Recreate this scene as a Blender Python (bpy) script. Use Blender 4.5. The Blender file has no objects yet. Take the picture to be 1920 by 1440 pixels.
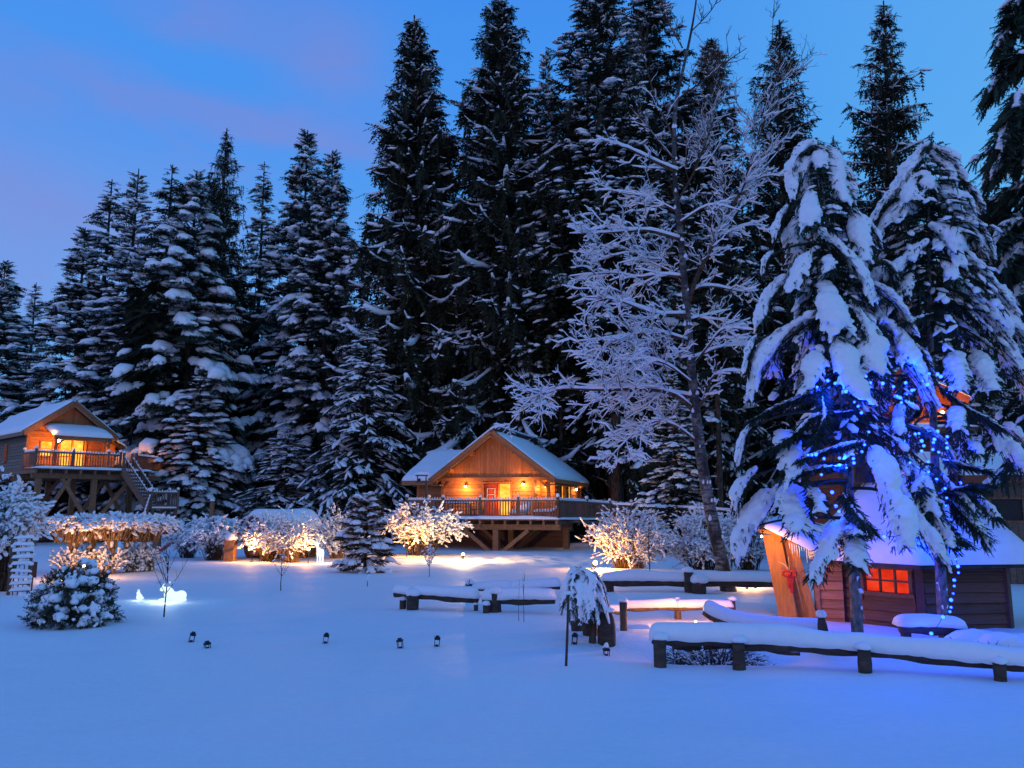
import bpy, bmesh, math, random
import numpy as np
from mathutils import Vector, Matrix, noise as mnoise
R = math.radians
sc = bpy.context.scene
# ------------------------------------------------------------------ camera
F = 1507.0                      # focal length in photo pixels (photo 1920 wide)
HOR = 950.0                     # horizon row of the photo
PITCH = math.atan((HOR - 720.0) / F)
CAMZ = 1.7
cam = bpy.data.cameras.new("camera")
cam.sensor_width = 36.0
cam.lens = 36.0 * F / 1920.0
cam.clip_start = 0.1
cam.clip_end = 3000.0
camo = bpy.data.objects.new("camera", cam)
sc.collection.objects.link(camo)
camo.location = (0, 0, CAMZ)
camo.rotation_euler = (math.pi / 2 + PITCH, 0, 0)
sc.camera = camo
# ------------------------------------------------------------------ view
sc.view_settings.view_transform = 'Standard'
sc.view_settings.look = 'None'
sc.view_settings.exposure = 0.0
sc.view_settings.gamma = 1.0
sc.render.engine = 'CYCLES'
cy = sc.cycles
cy.use_denoising = True
try:
    cy.denoiser = 'OPENIMAGEDENOISE'
    cy.denoising_input_passes = 'RGB_ALBEDO_NORMAL'
except Exception:
    pass
cy.max_bounces = 5
cy.diffuse_bounces = 3
cy.glossy_bounces = 2
cy.transmission_bounces = 2
cy.transparent_max_bounces = 4
cy.caustics_reflective = False
cy.caustics_refractive = False
cy.sample_clamp_indirect = 4.0
cy.use_light_tree = True
# ------------------------------------------------------------------ dusk sky
world = bpy.data.worlds.new("World")
sc.world = world
world.use_nodes = True
nt = world.node_tree
nt.nodes.clear()
def N(tree, kind, **kw):
    n = tree.nodes.new(kind)
    for k, v in kw.items():
        setattr(n, k, v)
    return n
out = N(nt, 'ShaderNodeOutputWorld')
bg = N(nt, 'ShaderNodeBackground')
bg.inputs['Strength'].default_value = 1.0
nt.links.new(bg.outputs[0], out.inputs[0])
tc = N(nt, 'ShaderNodeTexCoord')
sep = N(nt, 'ShaderNodeSeparateXYZ')
nt.links.new(tc.outputs['Generated'], sep.inputs[0])
def ramp(tree, stops, src, interp='EASE'):
    r = N(tree, 'ShaderNodeValToRGB')
    r.color_ramp.interpolation = interp
    el = r.color_ramp.elements
    while len(el) > 1:
        el.remove(el[-1])
    el[0].position = stops[0][0]; el[0].color = (*stops[0][1], 1)
    for p, c in stops[1:]:
        e = el.new(p); e.color = (*c, 1)
    tree.links.new(src, r.inputs[0])
    return r
def mathn(tree, op, a, b=None, clamp=False):
    m = N(tree, 'ShaderNodeMath', operation=op)
    m.use_clamp = clamp
    for i, v in enumerate((a, b)):
        if v is None: continue
        if isinstance(v, (int, float)): m.inputs[i].default_value = v
        else: tree.links.new(v, m.inputs[i])
    return m.outputs[0]
def mixn(tree, fac, a, b, mode='MIX'):
    m = N(tree, 'ShaderNodeMix', data_type='RGBA', blend_type=mode)
    for sock, v in ((m.inputs[0], fac), (m.inputs[6], a), (m.inputs[7], b)):
        if isinstance(v, (int, float)): sock.default_value = v
        elif isinstance(v, tuple): sock.default_value = (*v, 1)
        else: tree.links.new(v, sock)
    return m.outputs[2]
SUN_EL, SUN_ROT = R(1.5), R(205)
sky = N(nt, 'ShaderNodeTexSky', sky_type='NISHITA')
sky.sun_disc = False
sky.sun_elevation = SUN_EL
sky.sun_rotation = SUN_ROT
sky.ozone_density = 6.0
sky.air_density = 1.5
# blue-hour gradient over height (the clear air), the physical sky only adds a little
clear = ramp(nt, [(0.0, (0.15, 0.46, 0.93)), (0.22, (0.115, 0.41, 0.93)), (0.45, (0.060, 0.30, 0.87)), (0.75, (0.042, 0.215, 0.78)), (1.0, (0.042, 0.185, 0.71))], sep.outputs['Z']).outputs[0]
# lilac afterglow low in the sky away from the view and to its left
hz = ramp(nt, [(0.0, (1, 1, 1)), (0.75, (0, 0, 0))], sep.outputs['Z']).outputs[0]
side = mathn(nt, 'MULTIPLY_ADD', sep.outputs['Y'], -1.0)
side.node.inputs[2].default_value = 0.25
side2 = mathn(nt, 'SUBTRACT', side, mathn(nt, 'MULTIPLY', sep.outputs['X'], 0.5), clamp=True)
glowf = mathn(nt, 'MULTIPLY', hz, side2, clamp=True)
base = mixn(nt, glowf, clear, (0.56, 0.535, 0.92))
east = mathn(nt, 'MULTIPLY_ADD', sep.outputs['X'], 1.5, clamp=True)
east.node.inputs[2].default_value = -0.12
base = mixn(nt, mathn(nt, 'MULTIPLY', east, 0.9), base, (0.135, 0.47, 0.86))
base = mixn(nt, 0.02, base, sky.outputs[0], 'ADD')
# soft mauve cloud banks, level streaks gathered on the left
mp = N(nt, 'ShaderNodeMapping')
mp.inputs['Scale'].default_value = (1.0, 1.0, 3.0)
nt.links.new(tc.outputs['Generated'], mp.inputs[0])
cn = N(nt, 'ShaderNodeTexNoise')
cn.inputs['Scale'].default_value = 4.6
cn.inputs['Detail'].default_value = 5.0
cn.inputs['Roughness'].default_value = 0.5
cn.inputs['Distortion'].default_value = 0.35
nt.links.new(mp.outputs[0], cn.inputs['Vector'])
wob = N(nt, 'ShaderNodeMath', operation='MULTIPLY_ADD')
wob.inputs[1].default_value = 0.15; wob.inputs[2].default_value = -0.075
nt.links.new(cn.outputs[0], wob.inputs[0])
zn = mathn(nt, 'ADD', sep.outputs['Z'], wob.outputs[0])
def bank(zc, zw, xc, xw, amp):
    a = mathn(nt, 'DIVIDE', mathn(nt, 'SUBTRACT', zn, zc), zw); b = mathn(nt, 'DIVIDE', mathn(nt, 'SUBTRACT', sep.outputs['X'], xc), xw)
    q = mathn(nt, 'ADD', mathn(nt, 'MULTIPLY', a, a), mathn(nt, 'MULTIPLY', b, b))
    return mathn(nt, 'MULTIPLY', mathn(nt, 'EXPONENT', mathn(nt, 'MULTIPLY', q, -1.0)), amp)
cl = None
for args in ((0.285, 0.075, -0.60, 0.27, 1.1), (0.42, 0.026, -0.32, 0.20, 1.1), (0.545, 0.035, -0.48, 0.22, 1.0), (0.50, 0.04, -0.20, 0.06, 0.85), (0.36, 0.10, -0.9, 0.3, 0.8), (0.30, 0.12, -0.6, 0.5, 0.2), (0.5, 0.12, 0.75, 0.2, 0.3)):
    k = bank(*args); cl = k if cl is None else mathn(nt, 'ADD', cl, k)
cmod = ramp(nt, [(0.25, (0.55, 0.55, 0.55)), (0.75, (1, 1, 1))], cn.outputs[0]).outputs[0]
cmask2 = mathn(nt, 'MULTIPLY', mathn(nt, 'MINIMUM', cl, 0.92), cmod)
cloudcol = mixn(nt, hz, (0.165, 0.235, 0.66), (0.235, 0.315, 0.74))
col = mixn(nt, cmask2, base, cloudcol)
nt.links.new(col, bg.inputs['Color'])
# the last trace of sun, all but gone (soft, behind the viewer's left shoulder)
sl = bpy.data.lights.new("sun", 'SUN')
sl.energy = 0.06
sl.angle = R(30)
sl.color = (1.0, 0.72, 0.72)
so = bpy.data.objects.new("sun", sl)
sc.collection.objects.link(so)
so.rotation_euler = (R(76), 0, R(-28))
# ------------------------------------------------------------------ helpers
def W(px, py, d):
    """world point on the photo ray (px,py) at forward distance d"""
    a = (px - 960.0) / F
    b = (720.0 - py) / F
    fy = math.cos(PITCH) - b * math.sin(PITCH)
    fz = math.sin(PITCH) + b * math.cos(PITCH)
    return Vector((a / fy * d, d, CAMZ + fz / fy * d))
_nz = mnoise.noise
def terrain(x, y):
    z = -0.010 * max(0.0, y - 10.0) if y < 48 else -0.38 + 0.03 * (y - 48)
    z += 0.10 * _nz(Vector((x * 0.11, y * 0.13, 3.1))) * min(1, max(0, (y - 3) / 8))
    z += 0.055 * _nz(Vector((x * 0.45, y * 0.35, 7.7)))
    z += 0.014 * _nz(Vector((x * 1.7, y * 1.2, 1.2)))
    if y < 16: z += 0.006 * _nz(Vector((x * 4.3, y * 3.4, 2.2))) + 0.02 * max(0.0, _nz(Vector((x * 0.8 + 0.5 * y, y * 0.9, 8.8))) - 0.25)
    # trodden, heaped snow in front of the middle cabin
    m = math.exp(-((x - 0.5) / 6.0) ** 2 - ((y - 30) / 4.5) ** 2)
    z += m * (0.10 * _nz(Vector((x * 1.9, y * 1.6, 5.0))) + 0.06 * abs(_nz(Vector((x * 4.1, y * 3.6, 9.0)))))
    # bank where the flat field meets the log rails
    m = math.exp(-((x - 2.5) / 5.0) ** 2 - ((y - 21.5) / 2.2) ** 2)
    z += 0.22 * m
    # stream bed behind the near rail
    m = math.exp(-((x - 2.6) / 1.4) ** 2 - ((y - 10.1) / 0.55) ** 2)
    z -= 0.30 * m
    m = math.exp(-((x - 5.0) / 2.2) ** 2 - ((y - 9.4) / 0.5) ** 2)
    z -= 0.10 * m
    return z
def G(px, d, dz=0.0):
    """ground point in photo column px (near the horizon) at distance d"""
    x = W(px, 1050, d).x
    return Vector((x, d, terrain(x, d) + dz))

def nrm(v, eps=1e-9):
    v = np.asarray(v, float)
    return v / np.maximum(np.linalg.norm(v, axis=-1, keepdims=True), eps)

class Geo:
    """collects polygons, links them as one mesh object"""
    def __init__(s):
        s.V = []; s.T = []; s.Q = []; s.n = 0
    def add(s, v, t=None, q=None):
        v = np.asarray(v, float).reshape(-1, 3)
        if t is not None and len(t): s.T.append(np.asarray(t, np.int64).reshape(-1, 3) + s.n)
        if q is not None and len(q): s.Q.append(np.asarray(q, np.int64).reshape(-1, 4) + s.n)
        s.V.append(v); s.n += len(v)
        return s
    def inst(s, tv, tf, M, T):
        """N copies of template (tv,tf) through matrices M (N,3,3) whose ROWS are the axes, then T"""
        if len(T) == 0: return s
        v = np.einsum('mk,nkj->nmj', tv, M) + T[:, None, :]
        f = tf[None] + (np.arange(len(T)) * len(tv))[:, None, None]
        return s.add(v.reshape(-1, 3), t=f.reshape(-1, 3))
    def box(s, c, size, rot=0.0):
        x, y, z = [k / 2 for k in size]
        ex, ey = np.array([math.cos(rot), math.sin(rot), 0]), np.array([-math.sin(rot), math.cos(rot), 0])
        return s.obox(np.array(c) - ex * x - ey * y - np.array([0, 0, z]), ex * 2 * x, ey * 2 * y, np.array([0, 0, 2 * z]))
    def obox(s, o, a, b, c):
        o, a, b, c = [np.array(k, float) for k in (o, a, b, c)]
        v = [o, o + a, o + a + b, o + b, o + c, o + a + c, o + a + b + c, o + b + c]
        q = [(0, 3, 2, 1), (4, 5, 6, 7), (0, 1, 5, 4), (1, 2, 6, 5), (2, 3, 7, 6), (3, 0, 4, 7)]
        if np.dot(np.cross(a, b), c) < 0: q = [k[::-1] for k in q]
        return s.add(v, q=q)
    def beam(s, p, q_, w, h, up=(0, 0, 1)):
        """square timber from p to q_"""
        p, q_ = np.array(p, float), np.array(q_, float)
        d = q_ - p; dn = nrm(d)
        sd = np.cross(dn, up)
        if np.linalg.norm(sd) < 1e-4: sd = np.array([1.0, 0, 0])
        sd = nrm(sd); u = np.cross(sd, dn)
        return s.obox(p - sd * w / 2 - u * h / 2, d, sd * w, u * h)
    def tube(s, pts, rad, k=6, cap=True):
        pts = np.asarray(pts, float); n = len(pts)
        rad = np.broadcast_to(np.asarray(rad, float), (n,))
        tg = nrm(np.gradient(pts, axis=0))
        ref = np.array([0, 0, 1.0]) if abs(tg[:, 2]).mean() < 0.8 else np.array([1.0, 0, 0])
        a = nrm(np.cross(tg, ref)); b = np.cross(tg, a)
        th = np.arange(k) * 2 * np.pi / k
        v = pts[:, None] + rad[:, None, None] * (np.cos(th)[None, :, None] * a[:, None] + np.sin(th)[None, :, None] * b[:, None])
        i = np.arange(n - 1)[:, None] * k; j = np.arange(k)[None]; j2 = (j + 1) % k
        q = np.stack([i + j, i + j2, i + k + j2, i + k + j], -1).reshape(-1, 4)
        v = v.reshape(-1, 3)
        if cap:
            v = np.vstack([v, pts[0], pts[-1]]); m = n * k
            t = [(m, (jj + 1) % k, jj) for jj in range(k)] + [(m + 1, (n - 1) * k + jj, (n - 1) * k + (jj + 1) % k) for jj in range(k)]
            return s.add(v, t=t, q=q)
        return s.add(v, q=q)
    def prism(s, poly, o, eu, ew, en, depth):
        """polygon poly [(u,w)..] in plane (o,eu,ew), extruded depth along en"""
        o, eu, ew, en = [np.array(k, float) for k in (o, eu, ew, en)]
        m = len(poly)
        a = np.array([o + eu * p[0] + ew * p[1] for p in poly]); b = a + en * depth
        v = np.vstack([a, b, a.mean(0), b.mean(0)])
        t = []; q = []
        for i in range(m):
            j = (i + 1) % m
            q.append((i, j, m + j, m + i)); t.append((2 * m, j, i)); t.append((2 * m + 1, m + i, m + j))
        return s.add(v, t=t, q=q)
    def arrays(s):
        V = np.vstack(s.V) if s.V else np.zeros((0, 3))
        T = np.vstack(s.T) if s.T else np.zeros((0, 3), np.int64)
        Q = np.vstack(s.Q) if s.Q else np.zeros((0, 4), np.int64)
        return V, T, Q
    def mesh(s, name, mat, smooth=False):
        V, T, Q = s.arrays()
        me = bpy.data.meshes.new(name)
        me.vertices.add(len(V)); me.vertices.foreach_set("co", V.astype(np.float32).ravel())
        loops = np.concatenate([T.ravel(), Q.ravel()]).astype(np.int32)
        me.loops.add(len(loops)); me.loops.foreach_set("vertex_index", loops)
        ls = np.concatenate([np.arange(len(T)) * 3, len(T) * 3 + np.arange(len(Q)) * 4]).astype(np.int32)
        me.polygons.add(len(ls)); me.polygons.foreach_set("loop_start", ls)
        me.polygons.foreach_set("use_smooth", np.full(len(ls), smooth, bool))
        me.update(calc_edges=True)
        me.validate()
        me.materials.append(mat)
        return me
def crumble():
    t = bpy.data.textures.get("crumbly_snow")
    if t is None:
        t = bpy.data.textures.new("crumbly_snow", 'CLOUDS'); t.noise_scale = 0.07; t.noise_depth = 3
    return t
def link(o, parent=None):
    sc.collection.objects.link(o)
    if parent is not None: o.parent = parent
    return o
def part(name, geo, mat, parent, smooth=False, bevel=0.0, remesh=0.0, label=None, world=False, rough=0.0):
    """one mesh object under its thing; world=True: geometry given in world coordinates, parent unrotated"""
    if world and parent is not None:
        off = np.zeros(3); p = parent
        while p is not None:
            off = off + np.array(p.location); p = p.parent
        geo.V = [v - off for v in geo.V]
    me = geo.mesh(name, mat, smooth)
    o = bpy.data.objects.new(name, me)
    link(o, parent)
    if remesh:
        m = o.modifiers.new("remesh", 'REMESH'); m.mode = 'VOXEL'; m.voxel_size = remesh; m.use_smooth_shade = True
        s_ = o.modifiers.new("smooth", 'SMOOTH'); s_.factor = 0.5; s_.iterations = 2
        if rough:
            d_ = o.modifiers.new("crumble", 'DISPLACE'); d_.strength = rough; d_.mid_level = 0.5; d_.texture_coords = 'LOCAL'; d_.texture = crumble()
    if bevel:
        b = o.modifiers.new("bevel", 'BEVEL'); b.width = bevel; b.segments = 2; b.limit_method = 'ANGLE'
    if label: o['label'] = label
    return o
def thing(name, label, cat, loc=(0, 0, 0), rotz=0.0, group=None, kind=None):
    o = bpy.data.objects.new(name, None)
    o.empty_display_size = 0.3
    link(o)
    o.location = loc; o.rotation_euler = (0, 0, rotz)
    o['label'] = label; o['category'] = cat
    if group: o['group'] = group
    if kind: o['kind'] = kind
    return o
def tag(o, label, cat, group=None, kind=None):
    o['label'] = label; o['category'] = cat
    if group: o['group'] = group
    if kind: o['kind'] = kind
    return o
def copy_thing(root, loc, rotz, scale, label, group=None):
    r = root.copy(); sc.collection.objects.link(r)
    r.location = loc; r.rotation_euler = (0, 0, rotz); r.scale = scale
    r['label'] = label
    if group: r['group'] = group
    for ch in root.children:
        c = ch.copy(); sc.collection.objects.link(c); c.parent = r
        for g in ch.children:
            d = g.copy(); sc.collection.objects.link(d); d.parent = c
    return r
def lamp_light(parent, loc, watts, color, radius=0.05, kind='POINT', rot=None, size=None, blend=0.4):
    l = bpy.data.lights.new("lamp_glow", kind)
    l.energy = watts; l.color = color; l.shadow_soft_size = radius
    if kind == 'SPOT':
        l.spot_size = size; l.spot_blend = blend
    o = bpy.data.objects.new("lamp_glow", l)
    link(o, parent)
    o.location = loc
    if rot: o.rotation_euler = rot
    return o
def ico(sub):
    bm = bmesh.new(); bmesh.ops.create_icosphere(bm, subdivisions=sub, radius=1.0)
    v = np.array([p.co[:] for p in bm.verts]); f = np.array([[q.index for q in p.verts] for p in bm.faces]); bm.free()
    return v, f
ICO0, ICO1, ICO2 = ico(1), ico(2), ico(3)
def lumpy(base, seed, amt=0.22, flat=0.45):
    """a snow pad: a lump with a flatter underside"""
    v, f = base; v = v.copy()
    for i in range(len(v)):
        p = Vector(v[i])
        v[i] *= 1 + amt * _nz(p * 1.3 + Vector((seed * 3.7, seed, 0))) + amt * 0.5 * _nz(p * 2.9 + Vector((seed, 0, seed * 2.1)))
    v[:, 2] = np.where(v[:, 2] < 0, v[:, 2] * flat, v[:, 2])
    return v, f
PADS0 = [lumpy(ICO0, s, 0.30) for s in range(3)]
PADS1 = [lumpy(ICO1, s + 10, 0.30) for s in range(5)]
def spray_template(nb=5, wid=0.24, seed=0):
    """a flat feathery twig of needles, length 1 along x"""
    r = random.Random(seed); v = []; f = []
    def tri(a, b, c):
        n = len(v); v.extend([a, b, c]); f.append((n, n + 1, n + 2))
    for i in range(nb):
        t = i / nb; w = wid * (1.05 - 0.75 * t)
        for s in (-1, 1):
            t0 = t + r.uniform(-.03, .03); L = w * r.uniform(.75, 1.2)
            tri((t0, 0, 0), (t0 + .15, 0, 0), (t0 + .17 + .25 * L, s * L, r.uniform(-.07, .02)))
    tri((.8, -.05, 0), (.8, .05, 0), (1.05, 0, 0))
    tri((0, -.022, 0), (0, .022, 0), (.85, 0, 0))
    return np.array(v, float), np.array(f)
SPRAYS = [spray_template(5, 0.26, 1), spray_template(6, 0.22, 2)]
SPRAYF = [spray_template(9, 0.17, 3), spray_template(10, 0.15, 4)]
def frames(d, upv):
    """row axes: x along d, z near upv"""
    x = nrm(d); y = nrm(np.cross(upv, x)); z = np.cross(x, y)
    return x, y, z
def snow_patch(g, p00, p10, p11, p01, T, nu=14, nv=14, seed=0, lump=0.25, round_=7.0):
    """a snow blanket lying on the quad p00,p10,p11,p01, rounded over its edges"""
    P = [np.array(p, float) for p in (p00, p10, p11, p01)]
    n = nrm(np.cross(P[1] - P[0], P[3] - P[0]))
    if n[2] < 0: n = -n
    us = 0.5 - 0.5 * np.cos(np.linspace(0, np.pi, nu + 1)); vs = 0.5 - 0.5 * np.cos(np.linspace(0, np.pi, nv + 1))
    top = []; bot = []
    for v in vs:
        for u in us:
            p = P[0] * (1 - u) * (1 - v) + P[1] * u * (1 - v) + P[2] * u * v + P[3] * (1 - u) * v
            e = max(0, 1 - abs(2 * u - 1) ** round_) * max(0, 1 - abs(2 * v - 1) ** round_)
            q = Vector(p + seed)
            t = T * (e ** 0.4) * (1 + lump * _nz(q * 0.9) + lump * 0.6 * _nz(q * 2.6))
            top.append(p + (n * 0.35 + np.array([0, 0, 0.65])) * t + n * 0.004); bot.append(p - n * 0.002)
    m = (nu + 1) * (nv + 1); q = []
    for j in range(nv):
        for i in range(nu):
            a = j * (nu + 1) + i; k = (a, a + 1, a + nu + 2, a + nu + 1)
            q.append(k); q.append(tuple(m + x for x in k[::-1]))
    for i in range(nu):
        q.append((i + 1, i, m + i, m + i + 1)); a = nv * (nu + 1) + i; q.append((a, a + 1, m + a + 1, m + a))
    for j in range(nv):
        a = j * (nu + 1); b = a + nu + 1; q.append((a, b, m + b, m + a)); a += nu; b += nu; q.append((b, a, m + a, m + b))
    return g.add(top + bot, q=q)
def snow_ridge(g, pts, w, h, k=9, seed=0, lump=0.25, step=None, drop=0.0):
    """long rounded snow cap on a rail: half-ellipse section swept along pts"""
    pts = np.array(pts, float)
    seg = np.linalg.norm(np.diff(pts, axis=0), axis=1); s = np.concatenate([[0], np.cumsum(seg)])
    n = max(4, int(s[-1] / (step or w * 0.35)))
    ss = s[-1] * (0.5 - 0.5 * np.cos(np.linspace(0.0, np.pi, n + 1))) * 0.35 + 0.65 * np.linspace(0, s[-1], n + 1)
    P = np.stack([np.interp(ss, s, pts[:, i]) for i in range(3)], 1)
    tg = nrm(np.gradient(P, axis=0)); sd = nrm(np.cross(tg, [0, 0, 1.0]))
    V = []
    for i in range(n + 1):
        e = min(ss[i], s[-1] - ss[i]); fe = min(1, e / (w * 0.45)); fe = math.sqrt(max(0, 1 - (1 - fe) ** 2)) if fe < 1 else 1
        q = Vector(P[i] + seed)
        hh = h * (0.25 + 0.75 * fe) * (1 + lump * _nz(q * 1.6)); ww = w * (0.55 + 0.45 * fe) * (1 + lump * 0.5 * _nz(q * 2.3))
        for j in range(k):
            th = math.pi * j / (k - 1)
            y = -math.cos(th); z = math.sin(th)
            sg = math.copysign(abs(y) ** 0.75, y)
            dz = -drop * (1 - z) * (0.6 + 0.8 * abs(_nz(q * 5 + Vector((j, 0, 0)))))
            V.append(P[i] + sd[i] * sg * ww / 2 + np.array([0, 0, hh * z ** 0.7 + dz]))
    Q = []
    for i in range(n):
        for j in range(k - 1):
            a = i * k + j; Q.append((a, a + k, a + k + 1, a + 1))
        Q.append((i * k + k - 1, (i + 1) * k + k - 1, (i + 1) * k, i * k))
    m = len(V); V.append(P[0] + [0, 0, h * .1]); V.append(P[-1] + [0, 0, h * .1]); T = []
    for j in range(k):
        j2 = (j + 1) % k
        T.append((m, j, j2)); T.append((m + 1, n * k + j2, n * k + j))
    return g.add(V, t=T, q=Q)
# ------------------------------------------------------------------ materials
def newmat(name, rough=0.7, spec=0.3):
    m = bpy.data.materials.new(name); m.use_nodes = True
    t = m.node_tree; b = t.nodes['Principled BSDF']
    b.inputs['Roughness'].default_value = rough
    b.inputs['Specular IOR Level'].default_value = spec
    return m, t, b
def coord(t, kind='Object', scale=(1, 1, 1)):
    c = N(t, 'ShaderNodeTexCoord'); p = N(t, 'ShaderNodeMapping'); p.inputs['Scale'].default_value = scale
    t.links.new(c.outputs[kind], p.inputs[0]); return p.outputs[0]
def worldpos(t, scale=(1, 1, 1)):
    g = N(t, 'ShaderNodeNewGeometry'); p = N(t, 'ShaderNodeMapping'); p.inputs['Scale'].default_value = scale
    t.links.new(g.outputs['Position'], p.inputs[0]); return p.outputs[0]
def noise(t, vec, scale, detail=4, rough=0.55, dist=0.0):
    n = N(t, 'ShaderNodeTexNoise'); n.inputs['Scale'].default_value = scale; n.inputs['Detail'].default_value = detail
    n.inputs['Roughness'].default_value = rough; n.inputs['Distortion'].default_value = dist
    t.links.new(vec, n.inputs['Vector']); return n.outputs[0]
def bump(t, b, h, strength=0.3, dist=0.02, prev=None):
    n = N(t, 'ShaderNodeBump'); n.inputs['Strength'].default_value = strength; n.inputs['Distance'].default_value = dist
    t.links.new(h, n.inputs['Height'])
    if prev is not None: t.links.new(prev, n.inputs['Normal'])
    t.links.new(n.outputs[0], b.inputs['Normal']); return n.outputs[0]
def two(name, c1, c2, scale, rough=0.75, spec=0.25, vscale=(1, 1, 1), kind='Object', bs=0.3, bd=0.02, lo=0.35, hi=0.65, detail=4):
    m, t, b = newmat(name, rough, spec)
    v = coord(t, kind, vscale)
    n = noise(t, v, scale, detail)
    r = ramp(t, [(lo, c1), (hi, c2)], n, 'LINEAR')
    t.links.new(r.outputs[0], b.inputs['Base Color'])
    if bs: bump(t, b, n, bs, bd)
    return m
M = {}
def snowmat(name, bs, scale, bd):
    m, t, b = newmat(name, 0.62, 0.18)
    v = worldpos(t)
    n = noise(t, v, scale, 6, 0.6)
    r = ramp(t, [(0.3, (0.80, 0.82, 0.85)), (0.7, (0.86, 0.87, 0.89))], n, 'LINEAR')
    t.links.new(r.outputs[0], b.inputs['Base Color'])
    bump(t, b, n, bs, bd)
    return m
M['snow'] = snowmat('snow', 0.35, 9.0, 0.03)
M['snow_far'] = snowmat('snow_on_trees', 0.5, 5.0, 0.08)
# the ground: snow outside, needle litter under the dense wood
m, t, b = newmat('snowy_ground', 0.62, 0.18)
v = worldpos(t)
n1 = noise(t, v, 1.1, 5, 0.5); n2 = noise(t, v, 14.0, 5, 0.6)
g = N(t, 'ShaderNodeNewGeometry'); sp = N(t, 'ShaderNodeSeparateXYZ'); t.links.new(g.outputs['Position'], sp.inputs[0])
edge = mathn(t, 'MULTIPLY_ADD', sp.outputs['Y'], 0.22); edge.node.inputs[2].default_value = -0.22 * 47.0
edge = mathn(t, 'ADD', edge, mathn(t, 'MULTIPLY', noise(t, v, 0.5, 4), 1.4))
fm = ramp(t, [(0.75, (0, 0, 0)), (1.0, (1, 1, 1))], edge, 'LINEAR').outputs[0]
sn = ramp(t, [(0.3, (0.81, 0.83, 0.86)), (0.7, (0.86, 0.87, 0.89))], n2, 'LINEAR').outputs[0]
lit = ramp(t, [(0.35, (0.018, 0.014, 0.010)), (0.62, (0.05, 0.036, 0.022)), (0.80, (0.3, 0.3, 0.31))], noise(t, v, 2.2, 5), 'LINEAR').outputs[0]
t.links.new(mixn(t, fm, sn, lit), b.inputs['Base Color'])
p = bump(t, b, n1, 0.5, 0.12)
p = bump(t, b, n2, 0.4, 0.025, p)
bump(t, b, noise(t, v, 55.0, 4, 0.65), 0.35, 0.008, p)
M['ground'] = m
M['needles'] = two('fir_needles', (0.010, 0.020, 0.012), (0.034, 0.052, 0.030), 2.5, 0.7, 0.2, kind='Object', bs=0)
M['needles_dark'] = two('spruce_needles', (0.012, 0.015, 0.009), (0.036, 0.037, 0.020), 1.6, 0.75, 0.15, bs=0)
M['needles_brown'] = two('rusty_needles', (0.07, 0.035, 0.018), (0.16, 0.085, 0.04), 9.0, 0.75, 0.2, bs=0)
M['leaves_dark'] = two('evergreen_leaves', (0.015, 0.022, 0.012), (0.05, 0.06, 0.03), 9.0, 0.6, 0.3, bs=0)
M['bark'] = two('bark', (0.030, 0.020, 0.015), (0.11, 0.075, 0.055), 6.0, 0.9, 0.1, vscale=(2, 2, 0.5), bs=0.6, bd=0.03)
M['grey_bark'] = two('grey_bark', (0.06, 0.052, 0.048), (0.24, 0.22, 0.205), 9.0, 0.9, 0.1, vscale=(2, 2, 1), bs=0.6, bd=0.02)
M['twig'] = two('twig_bark', (0.035, 0.022, 0.016), (0.13, 0.08, 0.05), 9.0, 0.9, 0.1, bs=0.3)
M['twig_tan'] = two('tan_twigs', (0.16, 0.09, 0.04), (0.34, 0.21, 0.10), 9.0, 0.9, 0.1, bs=0.3)
# birch bark: pale with dark level scars and rough black base patches
m, t, b = newmat('birch_bark', 0.75, 0.2)
v = coord(t, 'Object', (3.0, 3.0, 9.0)); n1 = noise(t, v, 2.0, 5, 0.65, 0.6)
v2 = coord(t, 'Object', (1.0, 1.0, 0.6)); n2 = noise(t, v2, 3.0, 4)
c = ramp(t, [(0.40, (0.03, 0.026, 0.024)), (0.52, (0.16, 0.14, 0.125)), (0.70, (0.34, 0.31, 0.28))], n1, 'LINEAR').outputs[0]
c = mixn(t, ramp(t, [(0.42, (0, 0, 0)), (0.60, (1, 1, 1))], n2, 'LINEAR').outputs[0], (0.035, 0.03, 0.027), c)
t.links.new(c, b.inputs['Base Color']); bump(t, b, n1, 0.6, 0.02)
M['birch'] = m
def woodmat(name, c1, c2, c3, rough=0.6, grain=(1.2, 1.2, 14.0), scale=3.0, kind='Object'):
    """grain runs along x/y (level boards) or z by the mapping scale"""
    m, t, b = newmat(name, rough, 0.3)
    v = coord(t, kind, grain)
    n = noise(t, v, scale, 6, 0.6, 0.4)
    isl = N(t, 'ShaderNodeNewGeometry').outputs['Random Per Island']
    c = ramp(t, [(0.25, c1), (0.55, c2), (0.8, c3)], n, 'LINEAR').outputs[0]
    tone = ramp(t, [(0, (0.72, 0.70, 0.68)), (1, (1.12, 1.08, 1.05))], isl, 'LINEAR').outputs[0]
    c = mixn(t, 1.0, c, tone, 'MULTIPLY')
    kn = noise(t, coord(t, kind, (1.5, 1.5, 1.5)), 5.0, 2)
    c = mixn(t, ramp(t, [(0.70, (0, 0, 0)), (0.78, (1, 1, 1))], kn, 'LINEAR').outputs[0], c, tuple(x * 0.35 for x in c1))
    t.links.new(c, b.inputs['Base Color']); bump(t, b, n, 0.4, 0.008)
    return m
M['cabin_boards'] = woodmat('larch_boards', (0.27, 0.098, 0.032), (0.44, 0.18, 0.064), (0.55, 0.25, 0.095))
M['cabin_planks'] = woodmat('larch_planks', (0.27, 0.098, 0.034), (0.43, 0.175, 0.066), (0.52, 0.235, 0.095), grain=(14, 14, 1.2))
M['cabin_trim'] = woodmat('larch_trim', (0.24, 0.092, 0.034), (0.37, 0.155, 0.062), (0.44, 0.205, 0.088), grain=(4, 4, 4))
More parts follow.
